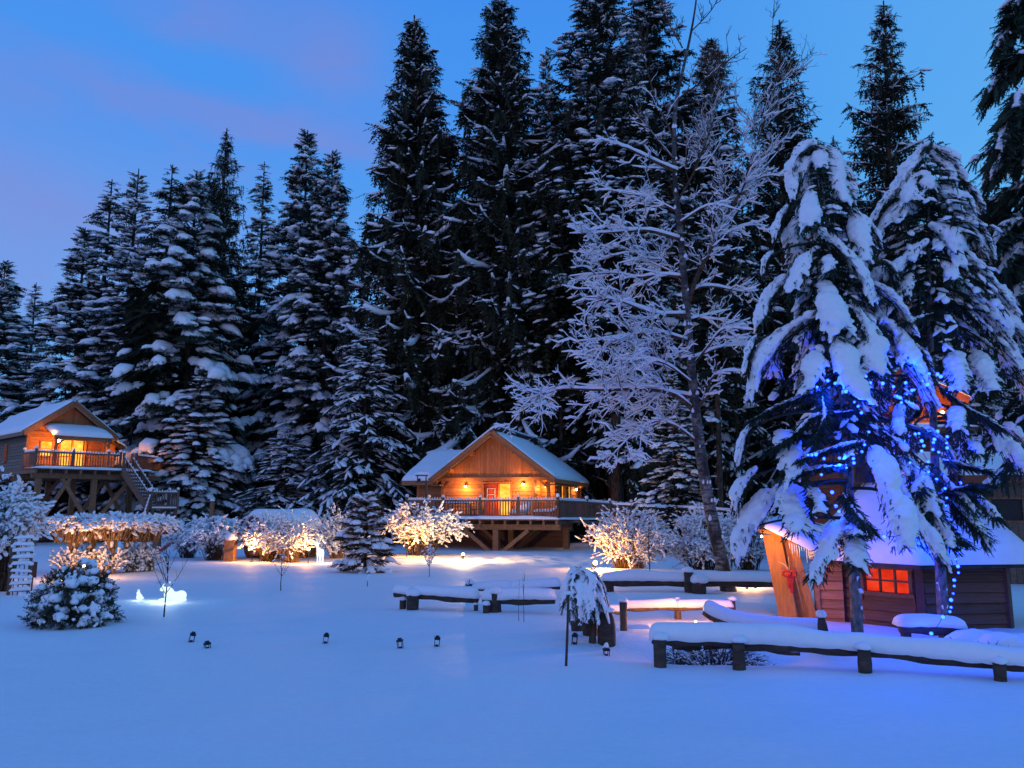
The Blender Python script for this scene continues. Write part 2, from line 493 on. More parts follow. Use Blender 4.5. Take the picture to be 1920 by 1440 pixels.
M['grey_boards'] = woodmat('weathered_boards', (0.085, 0.058, 0.042), (0.17, 0.12, 0.088), (0.25, 0.185, 0.14))
M['grey_wood'] = woodmat('weathered_rail', (0.085, 0.052, 0.038), (0.18, 0.11, 0.078), (0.27, 0.17, 0.12), grain=(4, 4, 4))
M['beam'] = woodmat('timber_beam', (0.13, 0.065, 0.032), (0.24, 0.125, 0.065), (0.33, 0.18, 0.095), grain=(3, 3, 3))
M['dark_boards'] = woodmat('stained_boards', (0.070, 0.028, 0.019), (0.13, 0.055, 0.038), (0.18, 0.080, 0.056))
M['red_boards'] = woodmat('red_brown_boards', (0.13, 0.035, 0.02), (0.22, 0.07, 0.04), (0.28, 0.10, 0.06))
M['orange_planks'] = woodmat('pine_planks', (0.30, 0.11, 0.022), (0.46, 0.20, 0.050), (0.55, 0.27, 0.085), grain=(12, 12, 1.2))
M['log'] = woodmat('old_log', (0.030, 0.022, 0.018), (0.075, 0.052, 0.040), (0.13, 0.095, 0.072), 0.85, grain=(2, 6, 6))
M['post'] = woodmat('fence_timber', (0.07, 0.042, 0.028), (0.14, 0.088, 0.058), (0.20, 0.13, 0.09), 0.8, grain=(5, 5, 2))
M['roofing'] = two('roof_shingles', (0.030, 0.026, 0.026), (0.07, 0.06, 0.058), 4.0, 0.85, 0.2)
M['black_metal'] = two('black_metal', (0.006, 0.006, 0.007), (0.014, 0.013, 0.014), 20.0, 0.5, 0.4, bs=0.1)
M['grey_metal'] = two('grey_metal', (0.05, 0.05, 0.055), (0.10, 0.10, 0.11), 12.0, 0.45, 0.5, bs=0.1)
M['red_cloth'] = two('red_ribbon', (0.32, 0.012, 0.010), (0.50, 0.03, 0.02), 14.0, 0.6, 0.3, bs=0.3)
M['red_paint'] = two('red_door_paint', (0.34, 0.045, 0.015), (0.44, 0.075, 0.025), 6.0, 0.55, 0.35, bs=0.15)
M['red_plastic'] = two('red_plastic', (0.32, 0.03, 0.03), (0.40, 0.05, 0.045), 6.0, 0.4, 0.4, bs=0)
M['straw'] = two('straw_stalk', (0.42, 0.27, 0.08), (0.6, 0.42, 0.16), 20.0, 0.7, 0.2, bs=0.2)
M['ice'] = newmat('icicle_ice', 0.15, 0.5)[0]
M['ice'].node_tree.nodes['Principled BSDF'].inputs['Base Color'].default_value = (0.75, 0.82, 0.88, 1)
M['cream'] = two('cushion_cloth', (0.52, 0.5, 0.5), (0.62, 0.6, 0.6), 9.0, 0.8, 0.2, bs=0.2)
M['wire'] = newmat('dark_wire', 0.6, 0.3)[0]
M['wire'].node_tree.nodes['Principled BSDF'].inputs['Base Color'].default_value = (0.02, 0.03, 0.03, 1)
def emit(name, col, strength, var=None, scale=3.0):
    m = bpy.data.materials.new(name); m.use_nodes = True; t = m.node_tree; t.nodes.clear()
    o = N(t, 'ShaderNodeOutputMaterial'); e = N(t, 'ShaderNodeEmission'); e.inputs['Strength'].default_value = strength
    e.inputs['Color'].default_value = (*col, 1)
    if var:
        n = noise(t, coord(t, 'Object', (1, 1, 1.6)), scale, 3, 0.5)
        r = ramp(t, [(0.35, var), (0.65, col)], n, 'LINEAR'); t.links.new(r.outputs[0], e.inputs['Color'])
    t.links.new(e.outputs[0], o.inputs[0]); return m
M['bulb_warm'] = emit('warm_lamp_glass', (1.0, 0.72, 0.34), 30.0)
M['flood_glass'] = emit('flood_lamp_glass', (1.0, 0.74, 0.36), 22.0)
M['flood_dim'] = emit('flood_lamp_frosted', (1.0, 0.60, 0.20), 9.0)
M['room_yellow'] = emit('lit_room', (1.0, 0.54, 0.075), 1.7, (1.0, 0.30, 0.02), 2.5)
M['room_orange'] = emit('lit_orange_window', (1.0, 0.20, 0.015), 0.95, (0.75, 0.09, 0.008), 4.0)
M['room_red'] = emit('lit_red_window', (1.0, 0.058, 0.020), 0.92, (0.70, 0.026, 0.010), 4.5)
M['figure_glow'] = emit('lit_figure', (0.70, 0.94, 1.0), 1.25)
M['figure_white'] = emit('lit_white_figure', (0.95, 0.97, 1.0), 1.5)
M['bulb_blue'] = emit('blue_led', (0.006, 0.030, 1.0), 24.0)
WARM = (1.0, 0.41, 0.08)
AMBER = (1.0, 0.335, 0.04)
# ------------------------------------------------------------------ ground
def build_ground():
    xs = np.concatenate([-np.geomspace(400, 41, 14), np.linspace(-40, -8, 70)[:-1], np.linspace(-8, 9, 130)[:-1], np.linspace(9, 40, 66), np.geomspace(41, 400, 14)])
    ys = np.concatenate([np.linspace(-60, 2, 14)[:-1], np.linspace(2, 14, 120)[:-1], np.linspace(14, 36, 120)[:-1], np.linspace(36, 60, 40), np.geomspace(62, 700, 16)])
    V = np.array([(x, y, terrain(x, y)) for y in ys for x in xs])
    nx = len(xs); i = np.arange(len(ys) - 1)[:, None] * nx; j = np.arange(nx - 1)[None]
    q = np.stack([i + j, i + j + 1, i + nx + j + 1, i + nx + j], -1).reshape(-1, 4)
    g = Geo(); g.add(V, q=q)
    o = part('ground', g, M['ground'], None, smooth=True)
    o['kind'] = 'structure'
build_ground()

# ------------------------------------------------------------------ conifers
def conifer(seed, H, Rr, cb=0.06, nbr=300, e_top=40, e_bot=-20, droop=0.25, up=0.12, hang=0.0, slen=0.9, sn=16, snow_p=0.6,
            pad=(0.34, 0.22, 0.13), big=0.0, bigsize=(0.62, 0.42, 0.28), line=0.0, pw=0.85, rag=0.25, lean=0.0, dense_low=1.0,
            trunk_r=None, fine=False, curtain=0.0, boughwood=True, padset=None):
    """returns (trunk, crown, snow) geometry of a conifer of height H, radius Rr standing at the origin"""
    r = np.random.default_rng(seed)
    tr, cr, sw = Geo(), Geo(), Geo()
    tr0 = trunk_r or H * 0.0125
    zz = np.linspace(-0.6, H * 0.995, 14)
    bend = lambda z: np.stack([lean * (np.maximum(z, 0) / H) ** 2 + 0.004 * H * np.sin(z * 3 / H + seed), 0.004 * H * np.cos(z * 2.3 / H + seed), z], -1)
    tr.tube(bend(zz), tr0 * np.clip(1.08 - np.maximum(zz, 0) / H, 0.05, 1.1) ** 0.9, 8)
    SB, SD, SN_, SL, SW = [], [], [], [], []          # sprays: base, dir, normal, length, width
    PT, PX, PN, PS = [], [], [], []                   # small snow pads
    BT, BX, BN, BS = [], [], [], []                   # big snow pads
    u = np.sort(r.random(nbr)) ** 0.92
    az = np.cumsum(np.full(nbr, 2.39996)) + r.normal(0, 0.35, nbr)
    z0s = cb * H + (H * 0.985 - cb * H) * u
    t9 = np.linspace(0, 1, 9)
    for i in range(nbr):
        rel = u[i]
        L = Rr * ((1 - rel) ** pw * 0.95 + 0.035) * (1 + r.uniform(-rag, rag * 0.7)) * min(1.0, (rel / 0.10 + 0.6) * dense_low)
        if r.random() < 0.06: L *= 0.55
        e = math.tan(R(e_bot + (e_top - e_bot) * rel ** 0.8 + r.normal(0, 6)))
        a = az[i]; o = np.array([math.cos(a), math.sin(a), 0]); lat0 = np.array([-math.sin(a), math.cos(a), 0])
        dd = droop * (1.15 - 0.55 * rel) * r.uniform(0.7, 1.3)
        ht = L * (e * t9 - dd * t9 ** 2 + up * (1.2 - rel) * t9 ** 4)
        wob = r.normal(0, 0.05) * L * t9 ** 2
        P = bend(np.array([z0s[i]]))[0] + o * (L * t9)[:, None] + lat0 * wob[:, None] + np.array([0, 0, 1.0]) * ht[:, None]
        if boughwood and L > 0.12 * Rr:
            cr.tube(P[::2], np.linspace(0.011 * L + 0.006, 0.003, 5) + 0.004, 4, cap=False)
        tg = nrm(np.gradient(P, axis=0))
        ns = int(sn * L / Rr) + 4
        ts = r.uniform(0.12, 1.0, ns) ** 0.75
        B = np.stack([np.interp(ts, t9, P[:, k]) for k in range(3)], 1)
        TG = np.stack([np.interp(ts, t9, tg[:, k]) for k in range(3)], 1)
        sd = np.where(r.random(ns) < 0.5, 1.0, -1.0)
        ang = np.radians(r.uniform(22, 62, ns)); tip = r.random(ns) < 0.15
        ang[tip] *= 0.2
        lat = nrm(np.cross(np.array([0, 0, 1.0]), TG))
        D = TG * np.cos(ang)[:, None] + lat * (sd * np.sin(ang))[:, None]
        D[:, 2] -= hang * r.uniform(0.3, 1.3, ns) + 0.10
        D = nrm(D)
        ln = slen * (0.55 + 0.5 * (1 - ts)) * r.uniform(0.65, 1.2, ns) * (0.45 + 0.55 * min(1, L / (0.5 * Rr)))
        upn = np.array([0, 0, 1.0]) + r.normal(0, 0.35, (ns, 3))
        SB.append(B); SD.append(D); SN_.append(upn); SL.append(ln); SW.append(ln * r.uniform(0.8, 1.25, ns))
        if curtain > 0:
            nc = int(ns * curtain); tc_ = r.uniform(0.1, 1.0, nc)
            Bc = np.stack([np.interp(tc_, t9, P[:, k]) for k in range(3)], 1)
            Dc = np.stack([r.normal(0, 0.22, nc), r.normal(0, 0.22, nc), -np.ones(nc)], 1) + 0.15 * o
            lc = slen * r.uniform(0.5, 1.25, nc) * (0.4 + 0.6 * min(1, L / (0.5 * Rr)))
            SB.append(Bc); SD.append(nrm(Dc)); SN_.append(np.stack([r.normal(0, 1, nc), r.normal(0, 1, nc), np.zeros(nc)], 1)); SL.append(lc); SW.append(lc * r.uniform(0.6, 0.9, nc))
        keep = r.random(ns) < snow_p
        if keep.any():
            k = keep
            c = B[k] + D[k] * (ln[k] * 0.5)[:, None] + np.array([0, 0, pad[2] * 0.35])
            PT.append(c); PX.append(D[k]); PN.append(np.array([0, 0, 1.0]) + 0.25 * upn[k])
            s_ = r.uniform(0.55, 1.25, k.sum()) * (0.5 + 0.5 * min(1, L / (0.4 * Rr)))
            PS.append(np.stack([np.maximum(pad[0], ln[k] * 0.42) * s_, pad[1] * s_ * r.uniform(0.7, 1.3, k.sum()), pad[2] * s_], 1))
        if big > 0 and L > 0.10 * Rr:
            nbp = r.poisson(big * (0.6 + 1.4 * L / Rr))
            for _ in range(nbp):
                t_ = 1 - 0.65 * r.random() ** 1.6
                c = np.array([np.interp(t_, t9, P[:, k]) for k in range(3)]); d = np.array([np.interp(t_, t9, tg[:, k]) for k in range(3)])
                d = d + lat0 * r.normal(0, 0.35); s_ = r.uniform(0.5, 1.2) * (0.55 + 0.45 * min(1, L / (0.5 * Rr)))
                c = c + lat0 * r.normal(0, 0.08) * L + np.array([0, 0, bigsize[2] * 0.3 * s_]); nrm_ = o * .45 + np.array([r.normal(0, .2), r.normal(0, .2), 1.0])
                BT.append(c); BX.append(d - np.array([0, 0, .25])); BN.append(nrm_)
                BS.append([bigsize[0] * s_ * r.uniform(.6, .95), bigsize[1] * s_ * .85, bigsize[2] * s_ * 1.05])
                for q in range(3):                      # lobes drooping off its rim
                    av = (q - 1) * .75 + r.normal(0, .2); dv = nrm(d) * math.cos(av) + lat0 * math.sin(av); dv = dv - np.array([0, 0, r.uniform(.35, .9)]); kk = s_ * r.uniform(.45, .75)
                    PT.append((c + (nrm(d) * math.cos(av) + lat0 * math.sin(av)) * bigsize[0] * s_ * .62 - np.array([0, 0, bigsize[2] * s_ * .25]))[None]); PX.append(dv[None]); PN.append(nrm_[None]); PS.append(np.array([[bigsize[0] * kk * .62, bigsize[1] * kk * .55, bigsize[2] * kk * .62]]))
                ne = 7; be = c + lat0 * r.normal(0, .35, ne)[:, None] * bigsize[1] * s_ * 1.6 + nrm(d) * r.uniform(-.2, .8, ne)[:, None] * bigsize[0] * s_ - np.array([0, 0, bigsize[2] * s_ * .35])
                de = nrm(d + lat0 * r.normal(0, .7, ne)[:, None] - np.array([0, 0, .55])); le = slen * r.uniform(.4, .7, ne)
                SB.append(be); SD.append(de); SN_.append(np.array([0, 0, 1.0]) + r.normal(0, .35, (ne, 3))); SL.append(le); SW.append(le)
        if line > 0:
            n1 = 9; w = line * (0.4 + 0.6 * L / Rr) * r.uniform(0.3, 1.15) * (0.5 + 0.9 * np.clip(np.sin(t9 * 7 + r.uniform(0, 6)) * 0.5 + 0.6, 0, 1)); w[-1] *= 0.5; w[0] *= .4
            sw.tube(P + np.array([0, 0, 1.0]) * (w * 0.7)[:, None], w, 5)
    SB, SD, SN_ = np.vstack(SB), np.vstack(SD), np.vstack(SN_); SL, SW = np.concatenate(SL), np.concatenate(SW)
    x, y, z = frames(SD, SN_)
    Mx = np.stack([x * SL[:, None], y * SW[:, None], z * SL[:, None]], 1)
    tpl = SPRAYF if fine else SPRAYS
    half = np.arange(len(SB)) % 2 == 0
    cr.inst(*tpl[0], Mx[half], SB[half]); cr.inst(*tpl[1], Mx[~half], SB[~half])
    if PT:
        PT, PX, PN, PS = np.vstack(PT), np.vstack(PX), np.vstack(PN), np.vstack(PS)
        x, y, z = frames(PX, PN); Mx = np.stack([x * PS[:, :1], y * PS[:, 1:2], z * PS[:, 2:]], 1)
        w = r.integers(0, 3, len(PT)); ps = padset or PADS0
        for k in range(3): sw.inst(*ps[k], Mx[w == k], PT[w == k])
    if BT:
        BT, BX, BN, BS = [np.array(k) for k in (BT, BX, BN, BS)]
        x, y, z = frames(BX, BN); Mx = np.stack([x * BS[:, :1], y * BS[:, 1:2], z * BS[:, 2:]], 1)
        w = r.integers(0, 5, len(BT))
        for k in range(5): sw.inst(*PADS1[k], Mx[w == k], BT[w == k])
    return tr, cr, sw

def tree_source(name, cat, geos, mats, loc, label, H0, R0, scale=(1, 1, 1), rotz=0.0, group=None):
    o = thing(name, label, cat, loc, rotz, group)
    o.scale = scale
    part('trunk', geos[0], mats[0], o, smooth=True)
    part('crown', geos[1], mats[1], o)
    if geos[2].V: part('snow_cover', geos[2], M['snow_far'], o, smooth=True)
    return o
KIND = {}
def kinds():
    # heavy snow fir, big rounded pads
    KIND['fir'] = (conifer(11, 16, 3.6, cb=0.03, nbr=300, e_top=36, e_bot=-20, droop=0.34, up=0.05, slen=1.05, sn=20, snow_p=0.13, pad=(.26, .17, .11), big=1.6, bigsize=(.54, .38, .27), pw=0.85, rag=.34), 16, 3.6, 'needles', 'fir_tree')
    KIND['fir_b'] = (conifer(23, 18, 4.2, cb=0.04, nbr=340, e_top=34, e_bot=-14, droop=0.36, up=0.12, slen=1.15, sn=20, snow_p=0.27, pad=(.34, .20, .11), big=1.0, bigsize=(.58, .36, .22), pw=0.98, rag=.38), 18, 4.2, 'needles', 'fir_tree')
    # tall drooping spruce with hanging curtains of twigs and white lines of snow on its limbs
    KIND['spruce'] = (conifer(31, 29, 4.4, cb=0.13, nbr=460, e_top=32, e_bot=-8, droop=0.78, up=0.62, hang=0.6, slen=1.2, sn=19, snow_p=0.20, pad=(.27, .085, .06), line=.14, pw=0.78, rag=.42, curtain=1.3), 29, 4.4, 'needles_dark', 'spruce_tree')
    KIND['spruce_b'] = (conifer(47, 30, 4.8, cb=0.12, nbr=460, e_top=34, e_bot=-12, droop=0.72, up=0.55, hang=0.5, slen=1.25, sn=20, snow_p=0.24, pad=(.27, .09, .06), line=.13, pw=0.72, rag=.45, curtain=1.1), 30, 4.8, 'needles_dark', 'spruce_tree')
    # broad dark fir, layered shelves with much small snow
    KIND['broad'] = (conifer(59, 31, 5.6, cb=0.16, nbr=500, e_top=32, e_bot=-14, droop=0.36, up=0.18, hang=0.2, slen=1.3, sn=23, snow_p=0.38, pad=(.34, .16, .09), big=0.30, bigsize=(.6, .36, .18), pw=0.72, rag=.42, curtain=0.4), 31, 5.6, 'needles_dark', 'fir_tree')
    # open dark spruce with little snow
    KIND['open'] = (conifer(71, 27, 4.3, cb=0.12, nbr=330, e_top=36, e_bot=-10, droop=0.5, up=0.40, hang=0.45, slen=1.0, sn=18, snow_p=0.10, pad=(.28, .10, .07), line=.055, pw=0.80, rag=.48, curtain=0.9), 27, 4.3, 'needles_dark', 'spruce_tree')
    # slim snowy spruce
    KIND['slim'] = (conifer(83, 18, 2.7, cb=0.05, nbr=290, e_top=38, e_bot=-15, droop=0.38, up=0.18, hang=0.12, slen=0.9, sn=17, snow_p=0.31, pad=(.32, .17, .10), big=0.36, bigsize=(.48, .32, .18), pw=1.0, rag=.42), 18, 2.7, 'needles', 'spruce_tree')
    KIND['slim_b'] = (conifer(89, 18, 2.9, cb=0.05, nbr=260, e_top=32, e_bot=-20, droop=0.42, up=0.2, hang=0.2, slen=0.95, sn=18, snow_p=0.18, pad=(.30, .15, .10), big=0.45, bigsize=(.44, .32, .2), pw=0.9, rag=.5, lean=.25), 18, 2.9, 'needles', 'spruce_tree')
    # feathery low branches covered in long soft fans
    KIND['feather'] = (conifer(97, 12, 4.2, cb=0.02, nbr=210, e_top=45, e_bot=5, droop=0.8, up=0.12, hang=0.3, slen=0.95, sn=30, snow_p=0.5, pad=(.34, .10, .06), big=0.12, bigsize=(.6, .32, .12), pw=0.9, rag=.35), 12, 4.2, 'needles', 'spruce_tree')
kinds()
USED = {}
def plant(kind, px, py_top, d, half_px, label, base_px=None, rot=None, group=None, zb=None):
    if px < 640: half_px *= 1.15
    geos, H0, R0, mat, nm = KIND[kind]
    top = W(px, py_top, d)
    x = top.x if base_px is None else W(base_px, 950, d).x
    z = terrain(x, d) if zb is None else zb
    sH = (top.z - z) / H0; sR = 1.5 * half_px * d / F / R0
    k = len(USED.get(kind, [])); rot = rot if rot is not None else (k * 2.1 + px * 0.01)
    if kind not in USED:
        o = tree_source(nm, 'tree', geos, (M['bark'], M[mat]), (x, d, z), label, H0, R0, (sR, sR, sH), rot, group)
        USED[kind] = [o]
    else:
        o = copy_thing(USED[kind][0], (x, d, z), rot, (sR, sR, sH), label, group)
        USED[kind].append(o)
    if base_px is not None:                                  # the stem leans a little
        o.rotation_euler = (Matrix.Rotation(math.atan2(top.x - x, top.z - z), 3, 'Y') @ Matrix.Rotation(rot, 3, 'Z')).to_euler()
    return o
# --- left group
plant('fir_b', 8, 488, 62, 82, 'snowy fir at the very left, standing high behind the stilted cabin roof')
plant('slim', 70, 528, 70, 40, 'small slim spruce top peeping out right of the leftmost fir')
plant('fir_b', 162, 425, 58, 80, 'snowy fir with a sparse leaning top and long side boughs, above the stilted cabin')
plant('slim_b', 208, 330, 60, 68, 'slim snowy spruce with a thin pointed top, first peak in the left group')
plant('slim', 262, 312, 57, 66, 'slim pointed spruce just left of the fir with the big rounded snow pads')
plant('slim_b', 325, 308, 58, 60, 'thin spruce tip rising straight behind the fir with the big rounded snow pads')
plant('fir', 372, 318, 54, 96, 'broad blunt-topped fir loaded with big rounded snow pads, right of the stilted cabin')
plant('fir', 376, 692, 50.5, 60, 'lower fir with fat snow cushions down to the ground beside the cabin staircase')
plant('open', 425, 235, 64, 62, 'dark pointed spruce with little snow, rising behind the pad-laden fir')
plant('slim_b', 500, 298, 66, 52, 'dark blunt spruce top in the gap between the two snowy fir groups')
plant('fir_b', 578, 243, 60, 88, 'tall snowy fir with the sharpest peak left of the dark drooping spruces')
plant('fir_b', 622, 282, 56, 86, 'snowy fir with tight level shelves just left of the dark drooping spruces')
plant('feather', 690, 610, 47, 100, 'low feathery spruce whose long soft snow fans sweep down left of the middle cabin')
plant('feather', 540, 800, 50, 70, 'short half-hidden spruce with grey frosted twigs behind the barrel hut')
# --- tall dark wood in the middle
plant('spruce', 775, 22, 52, 118, 'tall dark spruce with upturned limbs and hanging twigs, left of the two giants', base_px=806)
plant('spruce_b', 936, -12, 51, 122, 'tall dark spruce directly behind the middle cabin, top touching the picture edge', base_px=948)
plant('broad', 1120, -60, 50, 150, 'huge broad snowy fir rising out of the picture, left of the birch', base_px=1160)
plant('broad', 1215, -30, 56, 130, 'broad dark fir hidden behind the birch crown, its tip cut by the picture edge', base_px=1215)
plant('fir_b', 1022, 92, 60, 70, 'narrow fir top filling the gap between the dark spruce and the huge broad fir')
plant('broad', 1335, 66, 54, 95, 'snow-flecked fir whose blunt top shows through the birch twigs', base_px=1330)
plant('open', 1462, 30, 55, 112, 'open dark spruce with ragged side limbs between the birch and the pointed spruce', base_px=1480)
plant('open', 1652, -2, 52, 108, 'dark pointed spruce standing free against the sky above the two snow-laden trees', base_px=1680)
plant('open', 1560, 250, 62, 70, 'dim spruce filling the space between the open spruce and the pointed spruce')
plant('slim_b', 1800, 400, 40, 70, 'dim snowy spruce behind the right one of the two snow-laden trees')
plant('fir_b', 1262, 700, 34, 62, 'young snowy fir under the birch, in front of the dark trunks', rot=1.0)
plant('open', 1915, 420, 30, 70, 'dark fir at the right edge behind the near overhanging tree')
# ------------------------------------------------------------------ building helpers (local frame: u right, v back, z up)
EU, EV, EZ = np.array([1., 0, 0]), np.array([0, 1., 0]), np.array([0, 0, 1.])
def board_wall(g, o, eu, en, u0, u1, z0, z1, bh=0.17, t=0.03, holes=(), lap=0.022, seed=0):
    """level lapped boards on the outside (en = outward) of a wall line o + u*eu; holes = (u0,u1,z0,z1)"""
    r = random.Random(seed); o, eu, en = [np.array(k, float) for k in (o, eu, en)]
    n = max(1, round((z1 - z0) / bh)); h = (z1 - z0) / n
    for i in range(n):
        a, b = z0 + i * h, z0 + (i + 1) * h
        spans = [(u0, u1)]
        for (h0, h1, w0, w1) in holes:
            if w0 < b - 0.02 and w1 > a + 0.02:
                nx = []
                for (s0, s1) in spans:
                    if h1 <= s0 or h0 >= s1: nx.append((s0, s1)); continue
                    if h0 > s0: nx.append((s0, h0))
                    if h1 < s1: nx.append((h1, s1))
                spans = nx
        for s0, s1 in spans:
            if s1 - s0 < 0.02: continue
            k = r.uniform(0, .006)
            p = [o + eu * s0 + EZ * a, o + eu * s0 + EZ * b]
            prof = [(-0.04, 0), (t + lap + k, 0.0), (t + lap + k, 0.02), (t + k, h - 0.008), (-0.04, h - 0.004)]
            base = o + eu * s0 + EZ * a
            g.prism(prof, base, en, EZ, eu, s1 - s0)
def plank_gable(g, o, eu, en, zf, u0, u1, z0, w=0.16, t=0.03, seed=0):
    """upright planks from z0 up to zf(u)"""
    r = random.Random(seed); o, eu, en = [np.array(k, float) for k in (o, eu, en)]
    n = max(1, round((u1 - u0) / w)); w = (u1 - u0) / n
    for i in range(n):
        a, b = u0 + i * w + 0.004, u0 + (i + 1) * w - 0.004
        za, zb = zf(a), zf(b)
        if max(za, zb) <= z0 + .01: continue
        k = r.uniform(0, .012)
        g.prism([(a, z0), (b, z0), (b, max(zb, z0 + .001)), (a, max(za, z0 + .001))], o + en * (-0.03), eu, EZ, en, 0.03 + t + k)
def railing(parent, pts, h=0.9, mat='grey_wood', gap=0.13, bw=0.05, name='railing', posts=True, snow=True, label=None, bal=(0.08, 0.98)):
    """posts, two rails and upright slats along a polyline of floor points; snow caps on top"""
    g, s = Geo(), Geo()
    pts = [np.array(p, float) for p in pts]
    for p, q in zip(pts[:-1], pts[1:]):
        d = q - p; L = np.linalg.norm(d[:2]); ex = d / np.linalg.norm(d)
        g.beam(p + EZ * (h - .10), q + EZ * (h - .10), 0.05, 0.08); g.beam(p + EZ * 0.14, q + EZ * 0.14, 0.05, 0.08)
        n = max(2, int(L / gap))
        for i in range(1, n):
            b = p + d * i / n
            g.box(b + EZ * (h * (bal[0] + bal[1]) / 2), (bw, 0.03, h * (bal[1] - bal[0])), math.atan2(d[1], d[0]))
            if snow:
                k = 0.055 * random.uniform(.7, 1.4)
                s.inst(ICO0[0] * np.array([bw * .75, .05, k]), ICO0[1], np.eye(3)[None], (b + EZ * (h * bal[1] + k * .5))[None])
        if snow: snow_ridge(s, [p + EZ * (h - .06), q + EZ * (h - .06)], 0.075, 0.035, seed=L)
    if posts:
        for i, p in enumerate(pts):
            g.box(p + EZ * (h * .53), (0.11, 0.11, h * 1.1))
            if snow: s.inst(ICO1[0] * np.array([.09, .09, .09]), ICO1[1], np.eye(3)[None], (p + EZ * (h * 1.1 + .04))[None])
        for p, q in zip(pts[:-1], pts[1:]):
            L = np.linalg.norm((q - p)[:2]); n = int(L / 1.7)
            for i in range(1, n):
                b = p + (q - p) * i / n
                g.box(b + EZ * (h * .53), (0.10, 0.10, h * 1.08), math.atan2((q - p)[1], (q - p)[0]))
                if snow: s.inst(ICO1[0] * np.array([.08, .08, .08]), ICO1[1], np.eye(3)[None], (b + EZ * (h * 1.08 + .03))[None])
    o = part(name, g, M[mat], parent, label=label)
    if snow: part('snow_cap', s, M['snow'], o, smooth=True)
    return o
def window(parent, o, eu, en, u0, u1, z0, z1, pane_mat, frame_mat='cabin_trim', nx=2, nz=2, fw=0.06, label=None):
    o, eu, en = [np.array(k, float) for k in (o, eu, en)]
    g = Geo(); d = 0.09
    def bar(a, b, c, e, dep=d, off=0.0): g.obox(o + eu * a + EZ * c + en * (-0.03 + off), eu * (b - a), EZ * (e - c), en * dep)
    bar(u0 - fw, u0, z0, z1); bar(u1, u1 + fw, z0, z1); bar(u0 - fw - .02, u1 + fw + .02, z1, z1 + fw); bar(u0 - fw - .03, u1 + fw + .03, z0 - fw, z0, d + .03)
    for i in range(1, nx):
        x = u0 + (u1 - u0) * i / nx; bar(x - .014, x + .014, z0, z1, .035, .0)
    for i in range(1, nz):
        z = z0 + (z1 - z0) * i / nz; bar(u0, u1, z - .014, z + .014, .030, .0)
    f = part('window', g, M[frame_mat], parent, label=label)
    p = Geo(); p.obox(o + eu * u0 + EZ * z0 + en * (-0.06), eu * (u1 - u0), EZ * (z1 - z0), en * 0.02)
    part('pane', p, M[pane_mat], f)
    return f
def wall_lamp(parent, o, en, watts, name='wall_lamp', r=0.06, col=WARM):
    o, en = np.array(o, float), np.array(en, float)
    g = Geo(); g.obox(o - np.cross(en, EZ) * .05 - EZ * .06, np.cross(en, EZ) * .10, EZ * .12, en * .03)
    g.beam(o + en * .02, o + en * .12, .025, .025); g.tube([o + en * .12 + EZ * .09, o + en * .12 + EZ * .02], [.05, .085], 10)
    l = part(name, g, M['black_metal'], parent)
    b = Geo(); b.inst(ICO1[0] * r, ICO1[1], np.eye(3)[None], (o + en * .12 - EZ * .02)[None]); part('bulb', b, M['bulb_warm'], l, smooth=True)
    lamp_light(parent, tuple(o + en * .42 - EZ * .10), watts, col, 0.06)
    return l
def roof_slab(g, a0, a1, b1, b0, t):
    """slab with upper face a0,a1,b1,b0 (a = eave, b = ridge), thickness t downward"""
    P = [np.array(p, float) for p in (a0, a1, b1, b0)]
    n = nrm(np.cross(P[1] - P[0], P[3] - P[0])); n = n if n[2] > 0 else -n
    g.add(P + [p - n * t for p in P], q=[(0, 1, 2, 3), (7, 6, 5, 4), (0, 4, 5, 1), (1, 5, 6, 2), (2, 6, 7, 3), (3, 7, 4, 0)])

